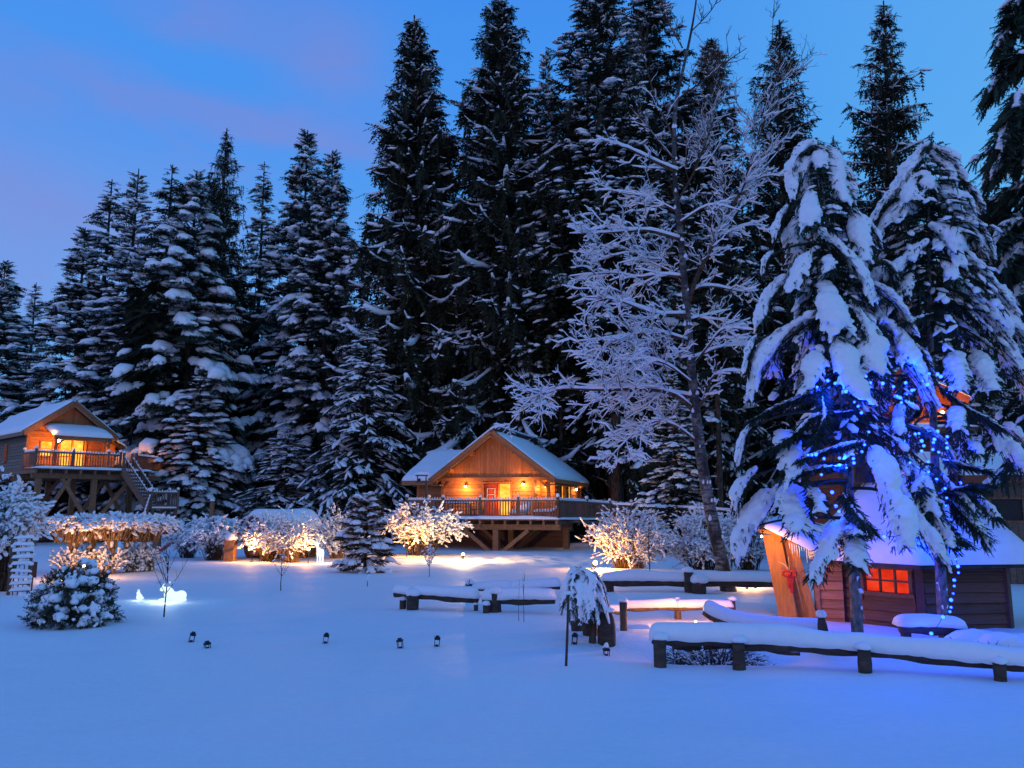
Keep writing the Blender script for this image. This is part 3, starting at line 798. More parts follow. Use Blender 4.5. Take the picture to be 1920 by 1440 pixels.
# ------------------------------------------------------------------ the middle cabin on its platform
def middle_cabin():
    px = W(920, 950, 39.2)
    C = thing('log_cabin', 'orange lit cabin with a snowy gable on a raised railed platform, centre of the clearing', 'cabin', (px.x, 39.2, 0), R(-16))
    zf, ze, zp = 1.15, 3.02, 5.42
    hw = 2.72; ov = 3.15
    slope = (zp - ze) / ov
    zr = lambda u: zp - 0.12 - abs(u) * slope          # underside of the roof
    v0, v1 = 0.75, 8.3
    # floor and deck
    g = Geo()
    for i in range(22):
        v = -2.4 + i * 0.145; g.obox((-3.4, v, zf - .05), (7.3, 0, 0), (0, .135, 0), (0, 0, .05))
    g.obox((-4.0, 0.8, zf - .06), (6.7, 0, 0), (0, 7.4, 0), (0, 0, .055))
    part('deck', g, M['grey_boards'], C)
    g = Geo()
    for u in np.linspace(-3.3, 3.8, 13): g.beam((u, -2.42, zf - .15), (u, 5, zf - .15), .10, .18)
    g.beam((-3.4, -2.0, zf - .36), (3.9, -2.0, zf - .36), .18, .24); g.beam((-3.4, .5, zf - .36), (3.9, .5, zf - .36), .18, .24)
    for u, v in ((0.9, -2.0), (-3.2, .5), (0.9, .5), (3.6, .5), (-2.4, 4), (2.4, 4)):
        g.beam((u, v, -.9), (u, v, zf - .48), .26, .26)
    for s in (-1, 1):
        g.beam((.9 + s * .12, -1.98, -.45), (.9 + s * 1.5, -1.98, zf - .50), .17, .17, up=(0, 1, 0)); g.beam((.9 + s * .1, .3, -.45), (.9 + s * 1.4, .3, zf - .50), .15, .15, up=(0, 1, 0))
    part('substructure', g, M['beam'], C)
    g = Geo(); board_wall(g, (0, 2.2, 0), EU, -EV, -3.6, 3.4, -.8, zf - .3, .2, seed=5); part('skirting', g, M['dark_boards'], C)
    # walls
    door = (-.62, .82, zf, 2.86)
    g = Geo(); board_wall(g, (0, v0, 0), EU, -EV, -hw, 1.95, zf, ze - .04, .185, holes=[door], seed=1)
    board_wall(g, (hw, 0, 0), EV, EU, v0 + 1.3, v1, zf, ze + .25, .185, holes=[(3.0, 3.8, 1.9, 2.8), (4.7, 5.5, 1.9, 2.8)], seed=2)
    board_wall(g, (0, v0 + 1.3, 0), EU, -EV, 1.95, hw, zf, ze + .1, .185, seed=3)
    board_wall(g, (1.95, 0, 0), EV, EU, v0, v0 + 1.3, zf, ze, .185, seed=31)
    board_wall(g, (-hw, 0, 0), EV, -EU, v0, v1, zf, ze + .25, .185, seed=4); board_wall(g, (0, v1, 0), EU, EV, -hw, hw, zf, ze, .185, seed=6)
    part('wall', g, M['cabin_boards'], C)
    g = Geo(); plank_gable(g, (0, v0 - .05, 0), EU, -EV, lambda u: zr(u) - .02, -hw - .1, hw + .1, ze + .10, .15, seed=7)
    part('gable', g, M['cabin_planks'], C); g = Geo(); plank_gable(g, (0, v1, 0), EU, EV, lambda u: zr(u) - .02, -hw, hw, ze, .2, seed=8); part('gable', g, M['cabin_planks'], C)
    g = Geo(); g.beam((-hw - .25, v0 - .12, ze + .02), (hw + .25, v0 - .12, ze + .02), .16, .17)
    for u in (-hw, 1.95): g.beam((u, v0 - .06, zf), (u, v0 - .06, ze), .15, .15)
    g.beam((hw, v0 - .1, zf), (hw, v0 - .1, ze), .14, .14); g.beam((hw + .03, v1, zf), (hw + .03, v1, ze), .14, .14)
    for u in (-2.2, -1.1, 0, 1.1, 2.2): g.beam((u, v0 + .2, zr(u) - .16), (u, 0.06, zr(u) - .16), .14, .18)
    for s in (-1, 1): g.beam((s * (hw), v0 - .1, 2.55), (s * (hw - .45), v0 - .1, ze - .02), .09, .09, up=(0, 1, 0))
    part('timber_frame', g, M['cabin_trim'], C)
    # roof: the left slope runs a hand past the ridge
    g = Geo()
    up = .26
    L = lambda u, z: (u, z)
    ex = .35
    roof_slab(g, (-ov, 0, ze), (-ov, 8.7, ze), (up, 8.7, zp + up * slope), (up, 0, zp + up * slope), .16)
    roof_slab(g, (ov, 0, ze), (ov, 8.7, ze), (.02, 8.7, zp - .06), (.02, 0, zp - .06), .16)
    rf = part('roof', g, M['roofing'], C)
    g = Geo()
    for s in (-1, 1):
        e = up if s < 0 else -.0
        a = np.array([s * (ov + .02), -.03, ze - .10]); b = np.array([(-s) * (e if s < 0 else 0) * 1.0, -.03, zp - .10 + (up * slope if s < 0 else 0)])
        if s < 0: b = np.array([up * .35, -.03, zp - .10 + .0])
        g.beam(a, b, .05, .30, up=(0, 0, 1)); g.beam(a + [0, -.05, .05], b + [0, -.05, .05], .05, .15)
        g.beam((s * (ov + .02), 0, ze - .10), (s * (ov + .02), 8.7, ze - .10), .05, .22)
        g.obox((s * ov - s * .02 if s > 0 else -ov, .03, ze - .28), (-s * .5, 0, 0), (0, 8.6, 0), (0, 0, .03))
    part('bargeboard', g, M['cabin_trim'], rf)
    g = Geo()
    snow_patch(g, (-ov - .04, -.06, ze), (-ov - .04, 8.74, ze), (up + .03, 8.74, zp + up * slope), (up + .03, -.06, zp + up * slope), .22, 26, 22, 1, .18, 14)
    snow_patch(g, (ov + .05, -.06, ze), (ov + .05, 8.74, ze), (.12, 8.74, zp - .13), (.12, -.06, zp - .13), .21, 26, 22, 2, .18, 14)
    part('roof_snow', g, M['snow'], rf, smooth=True)
    # left wing with its own roof
    W_ = Geo(); board_wall(W_, (0, 1.0, 0), EU, -EV, -4.15, -hw - .05, zf - .1, ze, .185, seed=9); board_wall(W_, (-4.15, 0, 0), EV, -EU, 1.0, 7.5, zf - .1, ze, .185, seed=10)
    wg = part('wing', W_, M['cabin_boards'], C)
    g = Geo(); roof_slab(g, (-4.75, .35, ze - .03), (-2.95, .35, ze - .03), (-1.9, 4.2, ze + 1.62), (-4.75, 4.2, ze + 1.62), .16); roof_slab(g, (-4.75, 8.0, ze - .03), (-1.9, 8.0, ze - .03), (-1.9, 4.2, ze + 1.62), (-4.75, 4.2, ze + 1.62), .16)
    wr = part('wing_roof', g, M['roofing'], wg)
    g = Geo(); g.beam((-4.8, .32, ze - .14), (-2.9, .32, ze - .14), .05, .24); g.beam((-4.15, .97, zf - .1), (-4.15, .97, ze - .2), .15, .15); g.beam((-4.77, .3, ze - .12), (-4.77, 4.2, ze + 1.5), .05, .2)
    g.beam((-2.85, .97, zf - .1), (-2.85, .97, ze - .2), .13, .10)
    part('bargeboard', g, M['cabin_trim'], wg)
    g = Geo(); snow_patch(g, (-4.8, .28, ze - .03), (-2.98, .28, ze - .03), (-1.9, 4.25, ze + 1.62), (-4.8, 4.25, ze + 1.62), .23, 16, 18, 3, .18, 14); part('wing_snow', g, M['snow'], wg, smooth=True)
    # door: red leaf swung open beside the bright opening
    g = Geo(); g.obox((-.56, v0 + .02, zf), (.72, 0, 0), (0, .05, 0), (0, 0, 1.66))
    d = part('door', g, M['red_paint'], C)
    g = Geo(); z0 = zf + .85
    for a, b in (((-.42, z0), (-.42, z0 + .58)), ((-.02, z0), (-.02, z0 + .58))): g.beam((a[0], v0 - .0, a[1]), (b[0], v0 - .0, b[1]), .03, .03, up=(0, 1, 0))
    for z in (z0, z0 + .29, z0 + .58): g.beam((-.435, v0 - .0, z), (-.005, v0 - .0, z), .03, .03)
    part('glazing_bars', g, M['cream'], d)
    g = Geo(); g.obox((.20, v0 + .10, zf + .02), (.56, 0, 0), (0, .02, 0), (0, 0, 1.64)); part('lit_room', g, M['room_yellow'], C)
    g = Geo()
    for u in (-.68, .78): g.obox((u, v0 - .09, zf), (.09, 0, 0), (0, .17, 0), (0, 0, 1.72))
    g.obox((-.70, v0 - .10, 2.83), (1.6, 0, 0), (0, .18, 0), (0, 0, .09)); g.obox((.15, v0 - .05, zf), (.05, 0, 0), (0, .12, 0), (0, 0, 1.66)); part('door_frame', g, M['cabin_trim'], C)
    window(C, (hw + .05, 0, 0), EV, EU, 3.05, 3.75, 1.95, 2.75, 'room_yellow'); window(C, (hw + .05, 0, 0), EV, EU, 4.75, 5.45, 1.95, 2.75, 'room_yellow')
    wall_lamp(C, (-1.50, v0 - .05, 2.72), -EV, 85); wall_lamp(C, (1.45, v0 - .05, 2.80), -EV, 85); wall_lamp(C, (2.30, v0 + 1.25, 2.72), -EV, 50)
    wall_lamp(C, (hw + .03, 6.6, 2.65), EU, 30)
    lamp_light(C, (.48, v0 - .35, 2.1), 80, AMBER, .2)
    # railings
    zt = zf + .0
    railing(C, [(-3.35, .4, zt), (-3.35, -2.35, zt), (3.85, -2.35, zt)], .92, gap=.125)
    railing(C, [(3.85, -2.35, zt), (4.55, .8, zt - .05), (6.2, 4.2, zt - .2)], .90, gap=.115)
    g = Geo(); g.beam((3.75, -.6, zf - .12), (5.6, 4.2, zf - .3), 1.5, .08); part('walkway', g, M['grey_boards'], C)
    g = Geo(); snow_patch(g, (-3.45, -2.5, zf), (3.95, -2.5, zf), (3.9, -1.75, zf), (-3.4, -1.75, zf), .13, 40, 8, 4, .3, 10); snow_patch(g, (3.4, -2.2, zf), (3.95, -2.45, zf), (5.6, 3.4, zf - .12), (4.8, 3.4, zf - .12), .10, 8, 26, 5, .3); part('deck_snow', g, M['snow'], C, smooth=True)
    return C, zf
CAB, CZF = middle_cabin()
def cab_pt(u, v, z):
    a = CAB.rotation_euler.z
    return (CAB.location.x + u * math.cos(a) - v * math.sin(a), CAB.location.y + u * math.sin(a) + v * math.cos(a), z)
# furniture on the platform
def deck_table(u, v, label):
    t = thing('deck_table', label, 'table', cab_pt(u, v, CZF), CAB.rotation_euler.z)
    g = Geo(); g.obox((-.55, -.38, .68), (1.1, 0, 0), (0, .76, 0), (0, 0, .04)); part('table_top', g, M['post'], t)
    for x in (-.45, .45):
        for y in (-.3, .3):
            g = Geo(); g.box((x, y, .34), (.06, .06, .68)); part('leg', g, M['post'], t)
    g = Geo(); snow_patch(g, (-.55, -.38, .72), (.55, -.38, .72), (.55, .38, .72), (-.55, .38, .72), .12, 10, 8, u); part('snow_cap', g, M['snow'], t, smooth=True)
    return t
deck_table(-1.15, -1.25, 'snow-covered dark table behind the railing, in front of the red door')
def deck_chair(u, v, rz, label, group=None):
    t = thing('deck_chair', label, 'chair', cab_pt(u, v, CZF), CAB.rotation_euler.z + rz, group)
    g = Geo(); g.obox((-.24, -.24, .42), (.48, 0, 0), (0, .48, 0), (0, 0, .04)); part('seat', g, M['black_metal'], t)
    g = Geo(); g.beam((-.22, .24, .44), (-.22, .30, .92), .04, .04, up=(0, 1, 0)); g.beam((.22, .24, .44), (.22, .30, .92), .04, .04, up=(0, 1, 0))
    for z in (.55, .68, .81, .92): g.beam((-.22, .24 + (z - .44) * .125, z), (.22, .24 + (z - .44) * .125, z), .03, .06)
    part('backrest', g, M['black_metal'], t)
    for x in (-.21, .21):
        for y in (-.21, .21):
            g = Geo(); g.box((x, y, .21), (.04, .04, .42)); part('leg', g, M['black_metal'], t)
    return t
deck_chair(-2.0, -1.2, R(90), 'dark slatted chair at the left end of the snowy deck table')
deck_chair(-.25, -1.25, R(-90), 'dark slatted chair at the right end of the snowy deck table')
def sun_lounger(u, v, label, cloth, rz=0.0):
    t = thing('deck_lounger', label, 'lounger', cab_pt(u, v, CZF), CAB.rotation_euler.z + rz)
    g = Geo(); g.beam((-.6, 0, .28), (.35, 0, .28), .55, .06); g.beam((.35, 0, .28), (.8, 0, .78), .55, .06); part('cushion', g, M[cloth], t)
    for x in (-.5, .3):
        for y in (-.24, .24):
            g = Geo(); g.box((x, y, .13), (.05, .05, .26)); part('leg', g, M['post'], t)
    g = Geo(); snow_ridge(g, [(-.6, 0, .31), (.33, 0, .31), (.62, 0, .62)], .5, .14); part('snow_cap', g, M['snow'], t, smooth=True)
sun_lounger(1.75, -1.1, 'snow-heaped lounger on the platform right of the bright doorway', 'cream', R(80))
sun_lounger(3.0, -1.1, 'snow-heaped lounger with red cushion in the right corner of the platform', 'red_plastic', R(20))
# bird table on a post at the left end of the railing
def bird_table():
    p = W(790, 950, 37.9)
    t = thing('bird_table', 'small roofed bird table on a post, before the left wing of the middle cabin', 'bird table', (p.x, p.y, terrain(p.x, p.y)), 0)
    zt = W(790, 893, 37.9).z - t.location.z
    g = Geo(); g.box((0.22, 0, zt / 2 - .2), (.09, .09, zt)); part('post', g, M['post'], t)
    g = Geo(); g.box((0, 0, zt - .27), (.5, .34, .04)); part('tray', g, M['post'], t)
    g = Geo()
    for x in (-.2, .2): g.beam((x, 0, zt - .25), (x, 0, zt + .02), .05, .05)
    g.beam((-.28, 0, zt + .04), (.28, 0, zt + .04), .42, .05); part('roof', g, M['post'], t)
    g = Geo(); snow_patch(g, (-.3, -.22, zt + .065), (.3, -.22, zt + .065), (.3, .22, zt + .065), (-.3, .22, zt + .065), .14); part('snow_cap', g, M['snow'], t, smooth=True)
    g = Geo(); g.inst(ICO1[0] * .08, ICO1[1], np.eye(3)[None], np.array([[-.12, -.03, zt - .17]])); part('food_ball', g, M['log'], t, smooth=True)
bird_table()

# ------------------------------------------------------------------ the left cabin on stilts
def left_cabin():
    p = W(124, 950, 45)
    C = thing('stilt_cabin', 'small lit cabin on tall timber stilts with railed balcony, at the left', 'cabin', (p.x, 45, 0), R(47))
    zf, ze, zp = 3.72, 5.72, 7.58
    hw, ov = 2.0, 2.42
    slope = (zp - ze) / ov; zr = lambda u: zp - .12 - abs(u) * slope
    v0, v1 = .7, 9.0
    g = Geo()
    for i in range(18):
        v = -1.5 + i * .125; g.obox((-2.2, v, zf - .05), (6.1, 0, 0), (0, .115, 0), (0, 0, .05))
    g.obox((-2.1, .76, zf - .06), (4.2, 0, 0), (0, 8.3, 0), (0, 0, .055)); g.obox((2.1, .76, zf - .06), (3.4, 0, 0), (0, 3.2, 0), (0, 0, .055))
    part('deck', g, M['grey_boards'], C)
    g = Geo()
    for u in np.linspace(-2.1, 3.8, 9): g.beam((u, -1.5, zf - .16), (u, 4, zf - .16), .10, .2)
    for v in (-1.1, 1.8, 5): g.beam((-2.2, v, zf - .38), (4.6, v, zf - .38), .2, .26)
    for u, v in ((-1.8, -1.0), (1.0, -1.0), (-1.8, 2.2), (1.0, 2.2), (4.0, 1.6), (-1.8, 6.5), (1.0, 6.5)): g.beam((u, v, -1), (u, v, zf - .5), .26, .26)
    for (a, b) in (((1.0, -1.0, .6), (2.9, -1.1, zf - .5)), ((1.0, -1.0, .6), (-.7, -1.1, zf - .5)), ((-1.8, -1.0, .4), (-.3, -1.1, zf - .5)), ((-1.8, -1, .6), (-1.8, 2.0, zf - .5)), ((4.0, 1.6, .4), (2.6, 1.7, zf - .5)), ((-1.8, 2.2, .5), (.2, 2.0, zf - .5)), ((1.0, 2.2, .5), (2.6, 2.0, zf - .5)), ((-1.8, -1.0, .7), (-3.0, -.9, zf - .5))):
        g.beam(a, b, .18, .18, up=(0, 1, 0))
    part('stilts', g, M['beam'], C)
    g = Geo(); door = (-.35, .95, zf, zf + 1.72)
    board_wall(g, (0, v0, 0), EU, -EV, -hw, hw, zf, ze + .0, .18, holes=[door, (-1.35, -.75, zf + .75, zf + 1.6)], seed=11)
    board_wall(g, (hw, 0, 0), EV, EU, v0, v1, zf, ze + .2, .18, seed=13); board_wall(g, (0, v1, 0), EU, EV, -hw, hw, zf, ze, .2, seed=14)
    part('wall', g, M['cabin_boards'], C)
    g = Geo(); board_wall(g, (-hw, 0, 0), EV, -EU, v0, v1, zf - .25, ze + .2, .18, holes=[(4.0, 4.35, zf + .55, zf + 1.5)], seed=12); part('side_wall', g, M['grey_boards'], C)
    g = Geo(); plank_gable(g, (0, v0 - .05, 0), EU, -EV, lambda u: zr(u) - .02, -hw - .1, hw + .1, ze + .1, .15, seed=17); part('gable', g, M['cabin_planks'], C); g = Geo(); plank_gable(g, (0, v1, 0), EU, EV, lambda u: zr(u) - .02, -hw, hw, ze, .2, seed=18); part('gable', g, M['cabin_planks'], C)
    g = Geo(); g.beam((-hw - .1, v0 - .12, ze + .02), (hw + .1, v0 - .12, ze + .02), .16, .16)
    for u in (-hw, hw): g.beam((u, v0 - .05, zf), (u, v0 - .05, ze), .15, .15)
    for u in (-1.6, 0, 1.6): g.beam((u, v0 + .2, zr(u) - .16), (u, .05, zr(u) - .16), .14, .18)
    part('timber_frame', g, M['cabin_trim'], C)
    g = Geo()
    for s in (-1, 1): roof_slab(g, (s * ov, 0, ze), (s * ov, 9.4, ze), (0, 9.4, zp), (0, 0, zp), .16)
    rf = part('roof', g, M['roofing'], C)
    g = Geo()
    for s in (-1, 1):
        a = np.array([s * (ov + .02), -.03, ze - .11]); b = np.array([0, -.03, zp - .11])
        g.beam(a, b, .05, .32); g.beam(a + [0, -.05, .06], b + [0, -.05, .06], .05, .15); g.beam((s * (ov + .02), 0, ze - .1), (s * (ov + .02), 9.4, ze - .1), .05, .22)
    part('bargeboard', g, M['beam'], rf)
    g = Geo()
    for s in (-1, 1): snow_patch(g, (s * (ov + .05), -.06, ze), (s * (ov + .05), 9.45, ze), (0, 9.45, zp - .02), (0, -.06, zp - .02), .24, 24, 18, 6 + s, .18, 14)
    part('roof_snow', g, M['snow'], rf, smooth=True)
    # porch roof
    g = Geo(); roof_slab(g, (-1.25, -1.15, zf + 1.80), (1.75, -1.15, zf + 1.80), (1.75, .62, zf + 2.42), (-1.25, .62, zf + 2.42), .08)
    g.beam((-1.1, -1.05, zf), (-1.1, -1.05, zf + 1.72), .12, .12); g.beam((1.6, -1.05, zf), (1.6, -1.05, zf + 1.72), .12, .12); g.beam((-1.25, -1.05, zf + 1.66), (1.75, -1.05, zf + 1.66), .12, .14)
    for s, u in ((1, -1.1), (-1, 1.6)): g.beam((u, -1.05, zf + 1.3), (u + s * .4, -1.05, zf + 1.62), .08, .08, up=(0, 1, 0))
    pr = part('porch_roof', g, M['beam'], C)
    g = Geo(); snow_patch(g, (-1.3, -1.2, zf + 1.80), (1.8, -1.2, zf + 1.80), (1.8, .62, zf + 2.42), (-1.3, .62, zf + 2.42), .26, 16, 14, 9, .2, 9); part('porch_snow', g, M['snow'], pr, smooth=True)
    # right lean-to
    g = Geo(); board_wall(g, (0, 3.0, 0), EU, -EV, hw + .05, 3.5, zf, ze - .2, .18, seed=19); board_wall(g, (3.5, 0, 0), EV, EU, 3.0, 6, zf, ze - .6, .18, seed=20)
    wg = part('wing', g, M['cabin_boards'], C)
    g = Geo(); roof_slab(g, (3.9, 2.4, ze - .42), (3.9, 6.4, ze - .42), (hw - .3, 6.4, ze + .95), (hw - .3, 2.4, ze + .95), .14); wr = part('wing_roof', g, M['roofing'], wg)
    g = Geo(); snow_patch(g, (3.95, 2.35, ze - .42), (3.95, 6.45, ze - .42), (hw - .1, 6.45, ze + .80), (hw - .1, 2.35, ze + .80), .25, 12, 12, 12, .2, 10); part('wing_snow', g, M['snow'], wg, smooth=True)
    g = Geo(); g.tube([(2.2, 1.9, ze - .6), (2.2, 1.9, ze + .85)], .13, 10); g.tube([(2.2, 1.9, ze + .85), (2.2, 1.9, ze + 1.0)], [.2, .05], 10); part('stove_pipe', g, M['grey_metal'], C)
    g = Geo(); g.obox((-.30, v0 + .10, zf), (1.2, 0, 0), (0, .02, 0), (0, 0, 1.7)); part('lit_room', g, M['room_yellow'], C)
    g = Geo()
    for u in (-.41, .25, .95): g.obox((u, v0 - .09, zf), (.08, 0, 0), (0, .16, 0), (0, 0, 1.72))
    g.obox((-.45, v0 - .10, zf + 1.72), (1.5, 0, 0), (0, .17, 0), (0, 0, .09)); g.obox((-.3, v0 - .02, zf + .75), (.5, 0, 0), (0, .05, 0), (0, 0, .06)); part('door_frame', g, M['cabin_trim'], C)
    window(C, (0, v0 - .04, 0), EU, -EV, -1.33, -.77, zf + .78, zf + 1.56, 'room_yellow', nx=1)
    window(C, (-hw - .04, 0, 0), EV, -EU, 4.02, 4.33, zf + .58, zf + 1.48, 'room_orange', nx=1, nz=1)
    # porch lamp
    g = Geo(); g.inst(ICO1[0] * .11, ICO1[1], np.eye(3)[None], np.array([[-.95, -.80, zf + 1.52]])); part('porch_lamp', g, M['bulb_warm'], C, smooth=True)
    lamp_light(C, (-.75, -.45, zf + 1.30), 130, AMBER, .08); lamp_light(C, (.35, v0 - .4, zf + 1.1), 90, AMBER, .2); lamp_light(C, (2.7, 2.3, zf + 1.5), 45, AMBER, .1)
    lamp_light(C, (3.6, .4, zf + .7), 30, AMBER, .1); lamp_light(C, (-1.45, -1.15, zf + 1.95), 45, AMBER, .08)
    railing(C, [(-2.15, .5, zf), (-2.15, -1.45, zf), (1.5, -1.45, zf), (2.15, -1.45, zf)], .95, gap=.135); railing(C, [(3.05, -1.4, zf), (5.4, .6, zf), (5.45, 3.4, zf)], .95, gap=.135)
    g = Geo(); snow_patch(g, (-2.25, -1.6, zf), (3.95, -1.6, zf), (3.9, -.95, zf), (-2.2, -.95, zf), .12, 30, 8, 14, .3, 10); snow_patch(g, (3.9, -.7, zf), (5.5, .5, zf), (5.5, 1.2, zf), (3.9, .4, zf), .12, 10, 8, 15, .3); part('deck_snow', g, M['snow'], C, smooth=True)
    # staircase to a low landing
    A, B = np.array([2.55, -1.5, zf]), np.array([3.55, -2.75, 1.62])
    d = B - A; h = nrm(np.array([d[0], d[1], 0])); sd = np.cross(h, EZ)
    g, s = Geo(), Geo()
    for k in (-1, 1): g.beam(A + sd * k * .42 - EZ * .12, B + sd * k * .42 - EZ * .12, .06, .26)
    for i in range(11):
        q = A + d * (i + .5) / 11; g.obox(q - sd * .42 - h * .12, sd * .84, h * .25, EZ * .04); snow_patch(s, q - sd * .4 - h * .12 + EZ * .04, q + sd * .4 - h * .12 + EZ * .04, q + sd * .4 + h * .12 + EZ * .04, q - sd * .4 + h * .12 + EZ * .04, .07, 5, 5)
    g.obox(B - EZ * .08 + np.array([-.4, -.7, 0]), (1.6, 0, 0), (0, 1.2, 0), (0, 0, .08))
    for x, y in ((-.2, -.55), (1.1, -.55), (1.1, .4)): g.beam(B + np.array([x, y, -2.6]), B + np.array([x, y, -.08]), .16, .16)
    C2 = B + np.array([-.9, -1.5, -1.5]); st2 = B + np.array([-.1, -.6, 0])
    for k in (-1, 1): g.beam(st2 + np.array([k * .4, 0, -.1]), C2 + np.array([k * .4, 0, -.1]), .06, .24)
    st = part('staircase', g, M['grey_wood'], C)
    snow_patch(s, B + np.array([-.4, -.7, 0]), B + np.array([1.2, -.7, 0]), B + np.array([1.2, .5, 0]), B + np.array([-.4, .5, 0]), .13)
    part('step_snow', s, M['snow'], st, smooth=True)
    railing(C, [A + sd * .42, B + sd * .42], .9, gap=.14, name='stair_railing'); railing(C, [A - sd * .42, B - sd * .42], .9, gap=.14, name='stair_railing')
    railing(C, [B + np.array([-.35, -.65, 0]), B + np.array([1.15, -.65, 0]), B + np.array([1.15, .45, 0])], .95, gap=.14, name='landing_railing'); railing(C, [B + np.array([-.4, -.65, 0]), C2 + np.array([-.3, -.1, 0])], .85, gap=.14, name='landing_railing')
left_cabin()

# ------------------------------------------------------------------ barrel hut
def barrel_hut():
    p = G(528, 31)
    C = thing('barrel_hut', 'barrel-shaped wooden hut under a curved snow roof, behind the lit bushes', 'hut', p, R(47))
    r, L = .88, 2.3; ZC = .72
    g = Geo(); n = 28
    for i in range(n):
        a = 2 * math.pi * i / n; b = 2 * math.pi * (i + .94) / n
        pa = lambda t, rr: np.array([0, rr * math.cos(t), ZC + rr * math.sin(t)])
        for_ = [pa(a, r), pa(b, r), pa(b, r - .05), pa(a, r - .05)]
        g.add([k + EU * (-L / 2) for k in for_] + [k + EU * (L / 2) for k in for_], q=[(0, 1, 5, 4), (1, 2, 6, 5), (2, 3, 7, 6), (3, 0, 4, 7), (3, 2, 1, 0), (4, 5, 6, 7)])
    part('barrel', g, M['grey_boards'], C)
    g = Geo()
    for sx in (1, -1):
        g = Geo(); plank_gable(g, (sx * (L / 2 - .16), 0, 0), EV, EU * sx, lambda u: ZC + math.sqrt(max(0, (r - .05) ** 2 - u * u)), -.80, .80, .1, .14, seed=30)
        ew = part('end_wall', g, M['cabin_planks'], C)
    g = Geo(); g.obox((-L / 2 + .10, -.33, .15), (.04, 0, 0), (0, .66, 0), (0, 0, 1.3)); part('door', g, M['cabin_trim'], ew)
    g = Geo()
    for x in (-.7, 0.75):
        ts = np.linspace(0, 2 * math.pi, 33); g.tube(np.stack([np.full(33, x), (r + .012) * np.cos(ts), ZC + (r + .012) * np.sin(ts)], 1), .016, 5)
    part('hoop', g, M['black_metal'], C)
    g = Geo(); nu, nv = 18, 16; V = []
    for j in range(nv + 1):
        x = -L / 2 - .12 + (L + .24) * j / nv; fe = 1 - abs(2 * j / nv - 1) ** 8
        for i in range(nu + 1):
            t = R(22) + R(136) * i / nu; e = (1 - abs(2 * i / nu - 1) ** 6) ** .5
            rr = r + .015 + .20 * e * (fe ** .4) * (1 + .3 * _nz(Vector((x, t, 1)))); V.append((x, rr * math.cos(t), ZC + rr * math.sin(t)))
    q = [(j * (nu + 1) + i, j * (nu + 1) + i + 1, (j + 1) * (nu + 1) + i + 1, (j + 1) * (nu + 1) + i) for j in range(nv) for i in range(nu)]
    V2 = [(x, (y) * .97, ZC + (z - ZC) * .97) for x, y, z in [(v[0], r * math.cos(R(22) + R(136) * (k % (nu + 1)) / nu), ZC + r * math.sin(R(22) + R(136) * (k % (nu + 1)) / nu)) for k, v in enumerate(V)]]
    m = len(V); q2 = [tuple(m + k for k in f[::-1]) for f in q]
    for i in range(nu):
        q.append((i + 1, i, m + i, m + i + 1)); a = nv * (nu + 1) + i; q.append((a, a + 1, m + a + 1, m + a))
    g.add(V + V2, q=q + q2); part('roof_snow', g, M['snow'], C, smooth=True)
barrel_hut()

